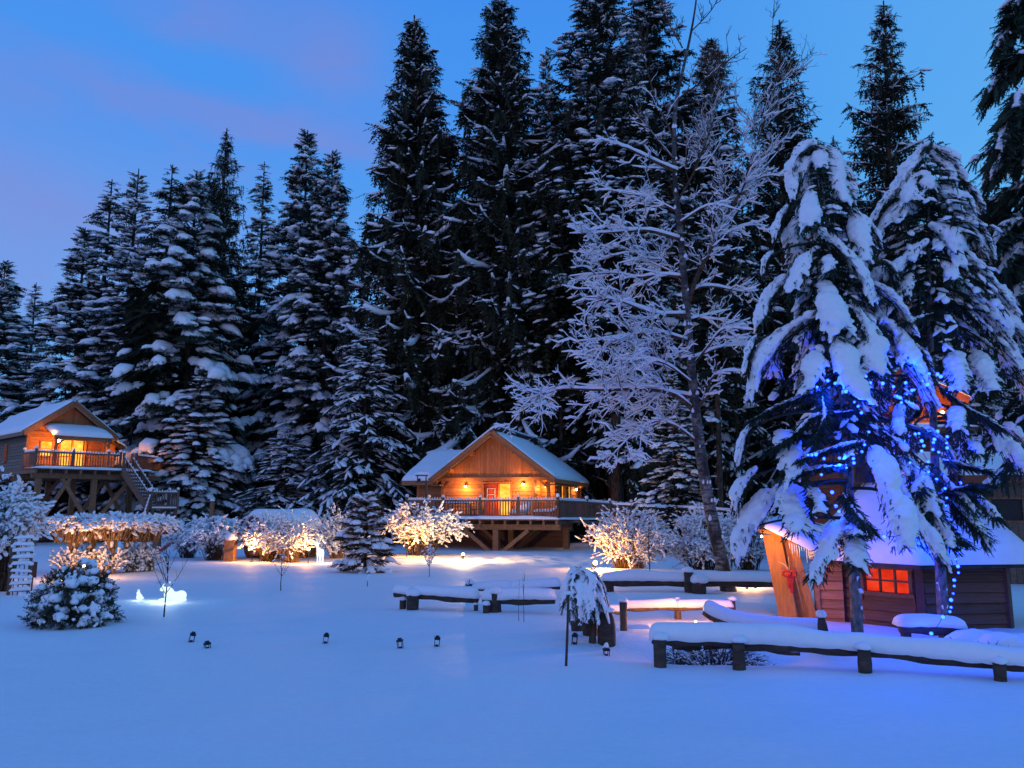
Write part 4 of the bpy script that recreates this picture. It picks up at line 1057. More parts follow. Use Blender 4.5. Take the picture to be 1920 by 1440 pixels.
# ------------------------------------------------------------------ six-sided grill hut on the right
def grill_hut():
    d = 13.0; c = W(1699, 950, d)
    C = thing('grill_hut', 'low dark six-sided grill hut with red lit window, behind the near log rail', 'hut', (c.x, d, 0), math.atan2(c.x, d) * -1 + R(4))
    Rr = 1.35; ze = .93; zb = -.25
    ang = [R(-90 + 60 * k) for k in range(6)]
    P = [np.array([Rr * math.cos(a), Rr * math.sin(a), 0]) for a in ang]
    cols = 'dark_boards'
    for k in range(6):
        a, b = P[k], P[(k + 1) % 6]
        eu = nrm(b - a); en = np.array([eu[1], -eu[0], 0]); L = np.linalg.norm(b - a)
        holes = []
        if k == 5: holes = [(.385 * L, .93 * L, .43, .82)]
        g = Geo(); board_wall(g, a, eu, en, .05, L - .05, zb, ze, .145, .02, holes=holes, lap=.03, seed=40 + k)
        part('wall', g, M[cols] if k != 4 else M['cabin_boards'], C)
        if k == 5:
            gg = Geo()
            for za_, zb_ in ((.335, .415), (.84, .93)): gg.obox(a + eu * (.385 * L - .04) + EZ * za_ - en * .03, eu * (.545 * L + .08), EZ * (zb_ - za_), en * .055)
            part('wall', gg, M[cols], C)
            window(C, a, eu, en, .385 * L + .03, .93 * L - .03, .46, .79, 'room_red', 'dark_boards', 3, 2, .055)
        g = Geo(); g.box(a + EZ * (zb + ze) / 2, (.11, .11, ze - zb), ang[k]); part('corner_post', g, M['dark_boards'], C)
    # roof
    Re, za = 1.67, 2.34
    E = [np.array([Re * math.cos(a), Re * math.sin(a), ze - .04]) for a in ang]; A = np.array([0, 0, za])
    g = Geo()
    for k in range(6):
        a, b = E[k], E[(k + 1) % 6]
        g.add([a, b, A, a - EZ * .05, b - EZ * .05, A - EZ * .06], t=[(0, 1, 2), (5, 4, 3)], q=[(0, 3, 4, 1)])
    rf = part('roof', g, M['roofing'], C)
    g = Geo()
    # one continuous snow cone over the six slopes
    nt_, nr = 72, 20; V = []; T = []; Q = []
    for j in range(nr + 1):
        s = j / nr
        for i in range(nt_):
            t = 2 * math.pi * i / nt_; k = ((t - ang[0]) % (2 * math.pi)) / R(60); f = k - int(k)
            a, b = E[int(k) % 6], E[(int(k) + 1) % 6]
            e = a * (1 - f) + b * f; p = e * (1 - s) + A * s; p = p + np.array([e[0], e[1], 0]) * .02 * (1 - s)
            th = .20 * (1 - (1 - min(1, s / .10)) ** 2) ** .5 * (1 + .25 * _nz(Vector(p) * 1.3) + .15 * _nz(Vector(p) * 3.1))
            V.append(p + np.array([math.cos(t), math.sin(t), 1.6]) * .55 * th + EZ * .004)
    for j in range(nr):
        for i in range(nt_): Q.append((j * nt_ + i, j * nt_ + (i + 1) % nt_, (j + 1) * nt_ + (i + 1) % nt_, (j + 1) * nt_ + i))
    g.add(V, q=Q); part('roof_snow', g, M['snow'], rf, smooth=True)
    # smoke hood with snow dome
    g = Geo(); h0 = np.array([-.58, -.25, 2.08]); g.tube([h0, h0 + EZ * .62], .20, 14)
    for t in range(6): g.beam(h0 + EZ * .6 + np.array([.2 * math.cos(t), .2 * math.sin(t), 0]), h0 + EZ * .72 + np.array([.24 * math.cos(t), .24 * math.sin(t), 0]), .03, .03)
    g.tube([h0 + EZ * .70, h0 + EZ * .78], [.36, .08], 16); ch = part('smoke_hood', g, M['black_metal'], C)
    g = Geo(); dm = PADS1[1]; g.inst(ICO2[0] * np.array([.34, .34, 1]) * np.where(ICO2[0][:, 2:] < 0, np.array([1, 1, .05]), np.array([1, 1, .24])), ICO2[1], np.eye(3)[None], (h0 + EZ * .79)[None]); part('snow_cap', g, M['snow'], ch, smooth=True)
    # entrance: leaning side boards, door and its little roof, on the left face
    a, b = P[4], P[5]; mid = (a + b) / 2; n = nrm(np.array([mid[0], mid[1], 0])); n = nrm(np.array([-1.0, -.30, 0])); eu = np.array([-n[1], n[0], 0])
    o = np.array([-1.50, -.35, 0])
    g = Geo()
    # broad leaning board facing the viewer
    def slab(bot, top, w, tk):
        bot, top = np.array(bot, float), np.array(top, float); g.obox(bot - EU * w / 2, EU * w, top - bot, EV * tk)
    slab((-2.02, -1.02, zb), (-2.25, -1.02, 1.26), .27, .06)
    slab((-1.63, -1.06, zb), (-1.96, -1.06, 1.22), .11, .10)
    en_ = part('entrance', g, M['orange_planks'], C); en_.location = (.24, .10, 0)
    g = Geo(); g.obox((-2.08, -.95, 1.24), (-.36, 0, .10), (0, 1.4, 0), (0, 0, .05)); g.obox((-2.44, -1.08, 1.30), (.95, 0, -.16), (0, 1.6, 0), (0, 0, .05))
    part('door_hood', g, M['orange_planks'], en_); g = Geo()
    for k_ in (-.10, -.005, .09): slab((-1.82 + k_, -.93, zb), (-2.07 + k_, -.93, 1.18), .088, .05)
    part('door', g, M['cabin_trim'], en_)
    g = Geo()
    for q_ in np.linspace(-.98, .3, 2): g.beam((-1.62, q_, zb), (-1.62, q_, .95), .07, .07)
    part('door_frame', g, M['cabin_trim'], en_)
    g = Geo(); board_wall(g, (-1.47, -.95, 0), -EU, -EV, -.22, .20, zb, .86, .145, .02, lap=.03, seed=61); part('porch_wall', g, M['cabin_boards'], en_)
    g = Geo(); snow_patch(g, (-2.35, -1.2, 1.38), (-1.55, -1.25, .98), (-1.2, .5, 1.15), (-2.25, .5, 1.40), .20, 12, 12, 20, .25); part('entrance_snow', g, M['snow'], en_, smooth=True)
    g = Geo(); r_ = random.Random(3)
    for i in range(16):
        x = -1.98 + i * .035; l = r_.uniform(.05, .26); z = 1.15 - i * .012; g.tube([(x, -1.15, z), (x, -1.15, z - l)], [.011, .002], 5)
    part('icicles', g, M['ice'], en_, smooth=True)
    # porch lamp inside the entrance
    g = Geo(); g.inst(ICO1[0] * .018, ICO1[1], np.eye(3)[None], np.array([[-2.38, -1.22, 1.24]])); part('porch_lamp', g, M['bulb_warm'], en_, smooth=True)
    lamp_light(en_, (-2.24, -1.46, 1.10), 17, (1.0, .40, .05), .04)
    return C
HUT = grill_hut()
def hut_pt(x, y, z):
    a = HUT.rotation_euler.z
    return np.array([HUT.location.x + x * math.cos(a) - y * math.sin(a), HUT.location.y + x * math.sin(a) + y * math.cos(a), z])
def bow():
    p = hut_pt(-1.76, -1.02, .66)
    t = thing('ribbon_bow', 'red ribbon bow hanging on the orange entrance of the grill hut', 'bow', p, HUT.rotation_euler.z)
    for s in (-1, 1):
        g = Geo(); ts = np.linspace(0, 2 * math.pi, 14); pts = np.stack([s * (.075 * (1 - np.cos(ts)) / 2 * 1.3), -.02 + 0 * ts, .04 * np.sin(ts) + .02], 1); g.tube(pts, .022, 6, cap=False); part('loop', g, M['red_cloth'], t, smooth=True)
        g = Geo(); g.obox((s * .01 - .02, -.02, -.24 - .03 * s), (.045, 0, 0), (s * .02, 0, .26 + .03 * s), (0, .012, 0)); part('tail', g, M['red_cloth'], t)
    g = Geo(); g.inst(ICO1[0] * .03, ICO1[1], np.eye(3)[None], np.array([[0, -.03, .01]])); part('knot', g, M['red_cloth'], t, smooth=True)
    g = Geo(); g.tube([(0, -.02, .03), (-.03, -.03, .12), (-.10, -.03, .17), (-.17, -.03, .20)], [.012, .011, .009, .006], 6); g.tube([(0, -.02, .03), (.0, -.03, .18), (-.01, -.03, .27)], [.01, .008, .005], 6); part('stalk', g, M['straw'], t, smooth=True)
bow()

# ------------------------------------------------------------------ chalet and shed behind the right-hand trees
def chalet():
    d = 26.0; p = W(1712, 950, d)
    C = thing('chalet', 'red-brown upper-storey chalet with small orange window, half hidden behind blue fairy lights', 'house', (p.x, d, 0), R(-8))
    z = lambda y: W(1712, y, d).z
    zf, ze, zp = z(806), z(745), z(690)
    hw, ov = 1.55, 1.95; sl_ = (zp - ze) / ov; zr = lambda u: zp - .1 - abs(u) * sl_
    g = Geo(); board_wall(g, (0, .5, 0), EU, -EV, -hw, hw, zf, ze, .17, holes=[(-.28, .42, z(797), z(766))], seed=70)
    board_wall(g, (-hw, 0, 0), EV, -EU, .5, 6, zf, ze, .17, seed=71); board_wall(g, (0, .8, 0), EU, -EV, -hw - .4, hw + .4, -.5, zf - .3, .19, seed=72); board_wall(g, (-hw - .4, 0, 0), EV, -EU, .8, 6, -.5, zf - .3, .19, seed=73)
    part('wall', g, M['red_boards'], C)
    g = Geo(); plank_gable(g, (0, .45, 0), EU, -EV, lambda u: zr(u) - .02, -hw - .1, hw + .1, ze - .02, .15, seed=74); part('gable', g, M['red_boards'], C)
    window(C, (0, .46, 0), EU, -EV, -.24, .38, z(796), z(767), 'room_orange', 'red_boards', 2, 1)
    g = Geo()
    for s in (-1, 1): roof_slab(g, (s * ov, 0, ze - .03), (s * ov, 6.5, ze - .03), (0, 6.5, zp), (0, 0, zp), .14)
    rf = part('roof', g, M['roofing'], C)
    g = Geo()
    for s in (-1, 1): g.beam((s * ov, -.03, ze - .13), (0, -.03, zp - .1), .05, .24)
    part('bargeboard', g, M['red_boards'], rf)
    g = Geo()
    for s in (-1, 1): snow_patch(g, (s * (ov + .04), -.08, ze - .03), (s * (ov + .04), 6.5, ze - .03), (0, 6.5, zp), (0, -.08, zp), .2, 14, 14, 30 + s)
    part('roof_snow', g, M['snow'], rf, smooth=True)
    g = Geo(); g.obox((-hw - .5, -.9, zf - .12), (2 * hw + 1, 0, 0), (0, 1.4, 0), (0, 0, .12)); g.beam((-hw, -.7, -.5), (-hw, -.7, zf - .1), .16, .16); g.beam((hw, -.7, -.5), (hw, -.7, zf - .1), .16, .16); bal = part('balcony', g, M['beam'], C)
    g = Geo(); snow_patch(g, (-hw - .55, -.95, zf), (hw + .55, -.95, zf), (hw + .5, -.1, zf), (-hw - .5, -.1, zf), .14, 16, 8, 33); part('balcony_snow', g, M['snow'], bal, smooth=True)
    lamp_light(C, (-1.1, -.45, z(775)), 80, AMBER, .06); lamp_light(C, (1.25, -.5, z(770)), 80, AMBER, .06)
    for u in (-1.1, 1.25):
        g = Geo(); g.inst(ICO1[0] * .05, ICO1[1], np.eye(3)[None], np.array([[u, -.02 + .4, z(772)]])); part('wall_lamp', g, M['bulb_warm'], C, smooth=True)
chalet()
def shed():
    d = 19.0; p = W(1875, 950, d)
    C = thing('shed', 'weathered plank shed with a dark window at the right edge, behind the grill hut', 'shed', (p.x, d, 0), R(-14))
    z = lambda y: W(1875, y, d).z
    g = Geo(); w0, w1, w2, w3 = -.18, .46, z(976), z(936)
    def wz(u): return z(897)
    for (a, b, c, e) in ((-1.05, w0, -.4, z(897)), (w1, 1.6, -.4, z(897)), (w0, w1, -.4, w2), (w0, w1, w3, z(897))):
        plank_gable(g, (0, 0, 0), EU, -EV, lambda u: e, a, b, c, .14, seed=int(80 + a * 10))
    plank_gable(g, (-1.05, 0, 0), EV, -EU, lambda u: z(897), 0, 2.6, -.4, .14, seed=88); part('wall', g, M['grey_boards'], C)
    g = Geo(); g.obox((w0, .02, w2), (w1 - w0, 0, 0), (0, .03, 0), (0, 0, w3 - w2)); part('pane', g, M['black_metal'], part('window', (lambda q: (q.obox((w0 - .05, -.06, w2 - .05), (w1 - w0 + .1, 0, 0), (0, .06, 0), (0, 0, .05)), q.obox((w0 - .05, -.06, w3), (w1 - w0 + .1, 0, 0), (0, .06, 0), (0, 0, .05)), q)[-1])(Geo()), M['beam'], C))
    g = Geo(); roof_slab(g, (-1.5, -.5, z(893)), (1.9, -.5, z(893)), (1.9, 2.9, z(850)), (-1.5, 2.9, z(850)), .13); g.beam((-1.5, -.52, z(898)), (1.9, -.52, z(898)), .04, .2); rf = part('roof', g, M['red_boards'], C)
    g = Geo(); snow_patch(g, (-1.55, -.55, z(892)), (1.95, -.55, z(892)), (1.95, 2.95, z(849)), (-1.55, 2.95, z(849)), .26, 18, 14, 41); part('roof_snow', g, M['snow'], rf, smooth=True)
shed()
# ------------------------------------------------------------------ near trees bowed down by fat snow
def poly_pts(pts, n):
    pts = np.array(pts, float); s = np.concatenate([[0], np.cumsum(np.linalg.norm(np.diff(pts, axis=0), axis=1))])
    # smooth with a Catmull-like resample
    t = np.linspace(0, s[-1], n); P = np.stack([np.interp(t, s, pts[:, k]) for k in range(3)], 1)
    for _ in range(2):
        if len(P) > 4: P[1:-1] = 0.25 * P[:-2] + 0.5 * P[1:-1] + 0.25 * P[2:]
    return P
def snow_bough(r, snow, crown, trunk_pt, path, w, thick=0.62, fringe=105, flen=0.11, fingers=15, snowy=1.0):
    """one bough: wood from the trunk, needle sprays around it and a fat lobed snow pad on its back"""
    path = [np.array(p, float) for p in path]
    L = sum(np.linalg.norm(b - a) for a, b in zip(path[:-1], path[1:]))
    n = max(5, int(L / (w * 0.22)))
    P = poly_pts(path, n); tg = nrm(np.gradient(P, axis=0))
    crown.tube(poly_pts([trunk_pt, (np.array(trunk_pt) + path[0]) / 2 + [0, 0, .08]] + path, 12) - np.array([0, 0, w * .15]), np.linspace(.025, .006, 12), 5)
    up = np.array([0, 0, 1.0]); lat = nrm(np.cross(tg, up)); nn = nrm(np.cross(lat, tg))
    s = np.linspace(0, 1, n)
    if snowy > 0:
        rad = w * .42 * np.clip(np.sin(np.pi * (0.13 + 0.78 * s)), 0.05, 1) ** 0.65 * (1 + 0.22 * np.sin(s * 9 + r.uniform(0, 6))) * r.uniform(.85, 1.12, n) * snowy
        C = P + lat * r.normal(0, .06, n)[:, None] * w + nn * (rad * .25)[:, None]
        Mx = np.stack([tg * (rad * 1.05)[:, None], lat * rad[:, None], nn * (rad * thick)[:, None]], 1)
        snow.inst(ICO1[0], ICO1[1], Mx, C)
        for k in range(int(fingers * max(1, L / (w * 2.2)))):
            s0 = r.uniform(.25, 1.0); i = min(n - 1, int(s0 * (n - 1))); sg = r.choice([-1, 1])
            d = nrm(tg[i] * r.uniform(.5, 1.0) + lat[i] * sg * r.uniform(.25, .9) - up * r.uniform(.2, .7))
            l = w * r.uniform(.35, .85); m = 6
            a = P[i] + lat[i] * sg * rad[i] * .55
            q = a + d * (np.linspace(0, 1, m) * l)[:, None]; rr = np.linspace(.17, .055, m) * w * r.uniform(.7, 1.25)
            fr = np.stack([np.broadcast_to(d, (m, 3)) * rr[:, None], np.broadcast_to(nrm(np.cross(d, up)), (m, 3)) * rr[:, None], np.broadcast_to(np.cross(nrm(np.cross(d, up)), d), (m, 3)) * (rr * .7)[:, None]], 1)
            snow.inst(ICO0[0], ICO0[1], fr, q)
    nt2 = int(fringe * .35 * L / (w * 2 + .3) * 1.5)
    if nt2 and snowy > 0:                                   # needle tips poking through the snow
        i = r.integers(0, n, nt2); sg = r.choice([-1.0, 1.0], nt2)
        D = nrm(tg[i] * r.uniform(.2, .9, nt2)[:, None] + lat[i] * (sg * r.uniform(.3, 1.0, nt2))[:, None] + nn[i] * r.uniform(-.3, .5, nt2)[:, None] - up * .25)
        B = P[i] + lat[i] * (sg * r.uniform(.15, .45, nt2) * w)[:, None] + nn[i] * (r.uniform(.05, .26, nt2) * w)[:, None]
        ln = flen * r.uniform(.35, .8, nt2); x, y, z = frames(D, nn[i] + r.normal(0, .5, (nt2, 3)))
        crown.inst(*SPRAYF[0], np.stack([x * ln[:, None], y * ln[:, None], z * ln[:, None]], 1), B)
    nf = int(fringe * L / (w * 2 + .3) * 1.5)
    i = r.integers(0, n, nf); sg = r.choice([-1.0, 1.0], nf); a = np.radians(r.uniform(5, 75, nf))
    D = tg[i] * np.cos(a)[:, None] + lat[i] * (sg * np.sin(a))[:, None] - up * r.uniform(.1, .8, nf)[:, None]
    D = nrm(D); B = P[i] + lat[i] * (sg * r.uniform(.0, .42, nf) * w)[:, None] - nn[i] * (r.uniform(.02, .3, nf) * w)[:, None]
    ln = flen * r.uniform(.6, 1.35, nf)
    x, y, z = frames(D, nn[i] + r.normal(0, .5, (nf, 3)))
    Mx = np.stack([x * ln[:, None], y * (ln * .9)[:, None], z * ln[:, None]], 1)
    h = nf // 2; crown.inst(*SPRAYF[0], Mx[:h], B[:h]); crown.inst(*SPRAYF[1], Mx[h:], B[h:])
def near_tree(name, label, base_px, base_y, d, apex, env, boughs, seed, fill, needles='needles', zoom=None, trunk_r=.075, remesh=.018, dir_front=-1):
    r = np.random.default_rng(seed)
    bx = W(base_px, 1100, d).x; z0 = terrain(bx, d); top = W(apex[0], apex[1], d); H = top.z - z0
    o = thing(name, label, 'tree', (bx, d, z0))
    lean = top.x - bx
    g = conifer(seed, H * .985, fill['R'], lean=lean, fine=True, trunk_r=trunk_r, **{k: v for k, v in fill.items() if k != 'R'})
    tr, cr, sw = g
    axis = lambda z: np.array([bx + lean * max(0, (z - z0) / H) ** 2, d, z])
    S, Cn, SB_, CB_ = Geo(), Geo(), Geo(), Geo()
    hi = []
    for bpx in boughs:
        pts, w = bpx[:-1], bpx[-1]; opt = {}
        if isinstance(w, tuple): w, opt = w
        P = []
        for j, (x, y) in enumerate(pts):
            q = W(x, y, d); a = axis(q.z); Rc = env(y) * (0.62 + 0.38 * j / max(1, len(pts) - 1)); dx = q.x - a[0]
            off = math.sqrt(max(0.0, Rc * Rc - dx * dx)) * .85
            dd = d + dir_front * off
            P.append(np.array(W(x, y, dd)))
        zt = P[0][2] + .12
        wm = w * (P[0][1]) / F
        nS, nC = len(S.V), len(Cn.V)
        snow_bough(r, S, Cn, axis(zt), P, wm, **opt)
        if (P[0][2] - z0) > .42 * H: hi.append((nS, len(S.V), nC, len(Cn.V)))
    off = np.array([bx, d, z0])
    for gg in (S, Cn): gg.V = [v - off for v in gg.V]
    # the upper boughs again on the far side, as turned copies
    fx = lambda V: np.stack([lean * np.clip(V[:, 2] / H, 0, 1) ** 2 * 2 - V[:, 0], -V[:, 1], V[:, 2] - .12], 1)
    def faces_of(gg, a, b):
        lo = sum(len(v) for v in gg.V[:a]); n = sum(len(v) for v in gg.V[a:b])
        V = np.vstack(gg.V[a:b]); T = [t for t in gg.T if t.min() >= lo and t.max() < lo + n]; Q = [q for q in gg.Q if q.min() >= lo and q.max() < lo + n]
        return V, (np.vstack(T) - lo if T else None), (np.vstack(Q) - lo if Q else None)
    for gg, k in ((S, 0), (Cn, 2)):
        back = [faces_of(gg, h_[k], h_[k + 1]) for h_ in hi if h_[k + 1] > h_[k]]
        for V, T, Q in back: gg.add(fx(V), t=T, q=Q)
    for k in range(30):                                     # snow plastered on the stem
        z = r.uniform(.05, .5) * H; a = axis(z + z0) - off; q = r.uniform(-2.9, -.2); rad = trunk_r * (1 - z / H)
        S.inst(ICO0[0] * np.array([.026, .02, .04]) * r.uniform(.3, 1.5, 3), ICO0[1], np.eye(3)[None], (a + [math.cos(q) * rad, math.sin(q) * rad, 0])[None])
    part('trunk', tr, M['grey_bark'], o, smooth=True)
    V, T, Q = Cn.arrays(); cr.add(V, t=T, q=Q)
    part('crown', cr, M[needles], o)
    part('snow_load', S, M['snow'], o, smooth=True, remesh=remesh, rough=.05)
    if sw.V: part('snow_cover', sw, M['snow_far'], o, smooth=True)
    return o, axis
def z7(l): return [(1350 + x / 2.526, 250 + y / 2.526) for x, y in l]
def z6(l): return [(1360 + x / 3.43, 640 + y / 3.43) for x, y in l]
def z8(l): return [(1360 + x / 3.43, 960 + y / 3.43) for x, y in l]
def zr_(l): return [(1350 + x / 2.526, y / 2.526) for x, y in l]
B19 = [z7([(445, 45), (370, 90), (322, 190)]) + [36], z7([(440, 60), (530, 110), (590, 310)]) + [42], z7([(470, 70), (480, 110), (470, 160)]) + [34],
       z7([(362, 190), (350, 250), (342, 300)]) + [36], z7([(425, 290), (425, 350), (425, 430)]) + [44], z7([(320, 350), (280, 400), (255, 495)]) + [28],
       z7([(555, 300), (640, 400), (690, 590)]) + [42], z7([(480, 470), (590, 560), (680, 700), (730, 790)]) + [42], z7([(430, 570), (380, 640), (330, 745)]) + [44],
       z7([(512, 590), (513, 650)]) + [28], z7([(250, 560), (215, 600), (200, 670)]) + [22], z7([(310, 690), (230, 760), (180, 900)]) + [44],
       z7([(490, 730), (525, 820), (560, 940)]) + [62], z7([(430, 870), (310, 950), (190, 1080), (135, 1250)]) + [56], z7([(170, 960), (130, 1040), (115, 1130)]) + [22],
       z7([(470, 1020), (440, 1110), (430, 1200)]) + [42], z7([(540, 980), (600, 1080), (660, 1240)]) + [60], z7([(690, 880), (710, 990), (750, 1130)]) + [58],
       z7([(780, 900), (850, 960), (910, 1080)]) + [54], z7([(620, 800), (680, 880), (720, 960)]) + [26],
       z6([(350, 590), (420, 690), (440, 870)]) + [48], z6([(220, 500), (120, 590), (75, 800)]) + [24], z6([(190, 830), (90, 940), (50, 1060)]) + [34],
       z6([(370, 930), (220, 1080), (90, 1330)]) + [62], z6([(390, 950), (450, 1080), (470, 1200)]) + [54], z6([(540, 940), (600, 1010), (610, 1090)]) + [26],
       z6([(975, 720), (1030, 900), (1120, 1100), (1190, 1300)]) + [64], z6([(1130, 980), (1230, 1150), (1330, 1300), (1430, 1410)]) + [50],
       z8([(745, 60), (680, 190), (560, 420)]) + [38], z8([(790, 100), (830, 220), (850, 345)]) + [42], z8([(800, 120), (860, 130)]) + [26],
       z6([(120, 1180), (60, 1330), (70, 1400)]) + [36],
       # dark inner boughs with next to no snow
       z6([(900, 640), (700, 680), (480, 760)]) + [(14, dict(fringe=90, flen=.12, fingers=2))], z6([(860, 440), (560, 480), (390, 640)]) + [(13, dict(fringe=110, flen=.12, fingers=2))],
       z6([(640, 300), (420, 380), (170, 500)]) + [(12, dict(fringe=110, flen=.12, fingers=1))], z6([(800, 800), (600, 810), (400, 860)]) + [(12, dict(fringe=110, flen=.12, fingers=1))],
       z6([(620, 300), (640, 480), (560, 640)]) + [(12, dict(fringe=110, flen=.12, fingers=0, snowy=.6))], z6([(760, 980), (840, 1100), (950, 1220)]) + [(16, dict(fringe=110, flen=.12, fingers=0, snowy=.5))],
       z6([(640, 640), (500, 590), (260, 700)]) + [(12, dict(fringe=110, flen=.12, fingers=0, snowy=.6))]]
B20 = [z7([(985, 50), (915, 120), (865, 250)]) + [32], z7([(960, 195), (900, 230), (885, 320)]) + [40], z7([(975, 200), (1000, 260)]) + [30],
       z7([(1015, 70), (1100, 130), (1150, 220)]) + [36], z7([(1140, 220), (1200, 280), (1250, 380)]) + [26], z7([(1050, 290), (1130, 330), (1190, 410)]) + [52],
       z7([(870, 350), (790, 410), (715, 550)]) + [34], z7([(1000, 440), (1080, 490), (1140, 610)]) + [58], z7([(1180, 380), (1250, 470), (1295, 620)]) + [30],
       z7([(960, 530), (870, 610), (790, 690)]) + [40], z7([(800, 640), (730, 660), (700, 690)]) + [24], z7([(1170, 600), (1270, 690), (1390, 840)]) + [44],
       z7([(1200, 760), (1290, 850), (1370, 1020)]) + [50], z7([(1330, 850), (1400, 920), (1500, 1010)]) + [44], z7([(1320, 980), (1380, 1040), (1420, 1150)]) + [44],
       z7([(1100, 1050), (1130, 1110), (1135, 1200)]) + [34], z7([(1215, 1040), (1240, 1110), (1290, 1210)]) + [40], z7([(900, 690), (850, 780), (740, 880)]) + [42], z7([(840, 740), (760, 790), (690, 850)]) + [34],
       z6([(1480, 80), (1480, 170), (1510, 300)]) + [40], z6([(1620, 90), (1660, 170), (1710, 290)]) + [42], z6([(1760, -10), (1800, 80), (1870, 190)]) + [46], z6([(1470, 430), (1490, 490), (1500, 560)]) + [34],
       z6([(1680, 520), (1780, 630), (1900, 810)]) + [52], z6([(1820, 560), (1930, 660), (2010, 820)]) + [44], z6([(1900, 200), (1960, 330), (2020, 450)]) + [50],
       z6([(1560, 640), (1600, 660), (1640, 720)]) + [22], z6([(1120, 420), (1110, 510), (1120, 600)]) + [28],
       z7([(900, 280), (830, 300), (760, 340)]) + [22], z7([(1060, 620), (1090, 650), (1110, 690)]) + [30],
       z6([(1380, 290), (1560, 430), (1780, 560)]) + [(13, dict(fringe=110, flen=.12, fingers=1))],
       z7([(960, 690), (880, 720), (780, 800)]) + [(13, dict(fringe=110, flen=.12, fingers=1))], z7([(1010, 850), (920, 880), (850, 900)]) + [(12, dict(fringe=110, flen=.12, fingers=1))],
       z7([(1040, 760), (1150, 820), (1230, 900)]) + [(12, dict(fringe=110, flen=.12, fingers=1))], z6([(1400, 760), (1560, 800), (1700, 830)]) + [(13, dict(fringe=110, flen=.12, fingers=1))],
       z6([(1380, 980), (1500, 940), (1600, 920)]) + [(10, dict(fringe=50, flen=.25, fingers=0))], z8([(1400, 60), (1480, 160), (1560, 200)]) + [(16, dict(fringe=110, flen=.12, fingers=0, snowy=.5))],
       z6([(1400, 860), (1500, 980), (1610, 1080)]) + [(26, dict(fringe=120, flen=.13, fingers=8, snowy=.7))], z8([(1330, 10), (1410, 110), (1450, 220)]) + [(36, dict(fringe=150, flen=.13, fingers=12, snowy=.8))], z6([(1240, 820), (1290, 960), (1335, 1110)]) + [(44, dict(fringe=150, flen=.13, fingers=14, snowy=.85))], z6([(1500, 1060), (1590, 1170), (1700, 1290)]) + [(36, dict(fringe=160, flen=.13, fingers=12, snowy=.75))], z6([(1600, 980), (1680, 1040), (1760, 1130)]) + [(30, dict(fringe=150, flen=.13, fingers=10, snowy=.6))], z6([(1290, 1010), (1230, 1090), (1190, 1180)]) + [(26, dict(fringe=130, flen=.13, fingers=8, snowy=.6))], z6([(1320, 860), (1250, 900), (1200, 980)]) + [(24, dict(fringe=120, flen=.13, fingers=8, snowy=.7))], z6([(1450, 1020), (1560, 1130), (1660, 1230)]) + [(20, dict(fringe=120, flen=.13, fingers=6, snowy=.7))]]
env19 = lambda y: np.interp(y, [270, 400, 600, 800, 1050], [.12, .48, .85, 1.25, 1.35])
env20 = lambda y: np.interp(y, [280, 400, 600, 800, 1050], [.12, .50, .95, 1.30, 1.30])
fill19 = dict(R=.86, cb=.40, nbr=120, e_top=15, e_bot=-16, droop=.5, up=.02, hang=.3, slen=.20, sn=34, snow_p=.12, pad=(.09, .05, .035), pw=.55, rag=.3, curtain=.25)
fill20 = dict(R=1.05, cb=.62, nbr=80, e_top=15, e_bot=-10, droop=.5, up=.02, hang=.3, slen=.20, sn=34, snow_p=.16, pad=(.10, .05, .035), pw=.55, rag=.3, curtain=.25)
T19, AX19 = near_tree('bowed_fir', 'bowed fir under a rounded snow cap, left of the pair before the grill hut', 1604, 1190, 10.4, (1532, 272), env19, B19, 201, fill19)
T20, AX20 = near_tree('bowed_fir', 'bowed fir with a bare twig at its pointed top, right of the pair', 1762, 1185, 11.0, (1742, 275), env20, B20, 202, fill20)
# overhanging tree at the right edge
B18 = [zr_([(1470, 50), (1370, 90), (1330, 200)]) + [40], zr_([(1470, 250), (1370, 290), (1285, 420)]) + [44], zr_([(1490, 540), (1380, 570), (1318, 695)]) + [42], zr_([(1480, 660), (1380, 710), (1295, 810)]) + [46],
       zr_([(1480, 850), (1360, 910), (1235, 1030)]) + [42], zr_([(1480, 1040), (1370, 1060), (1290, 1140)]) + [40], zr_([(1480, 1140), (1400, 1180), (1330, 1290)]) + [44], zr_([(1500, 420), (1440, 440), (1400, 500)]) + [34],
       zr_([(1480, 1340), (1420, 1370), (1380, 1430)]) + [40], zr_([(1500, -60), (1440, -20), (1395, 20)]) + [34], z7([(1500, 900), (1450, 960), (1420, 1040)]) + [36]]
B18 = [b[:-1] + [(b[-1], dict(fringe=170, flen=.36, thick=.55, snowy=.8))] for b in B18]
env18 = lambda y: np.interp(y, [-100, 200, 700, 1000], [.5, .9, 1.3, 1.5])
fill18 = dict(R=1.5, cb=.22, nbr=130, e_top=20, e_bot=-20, droop=.5, up=.1, hang=.4, slen=.36, sn=44, snow_p=.22, pad=(.12, .07, .05), pw=.5, rag=.3, curtain=.5)
near_tree('overhanging_fir', 'dark fir reaching in from beyond the right picture edge with snow-topped arching boughs', 2000, 1150, 12.5, (1985, -260), env18, B18, 203, fill18, trunk_r=.13)

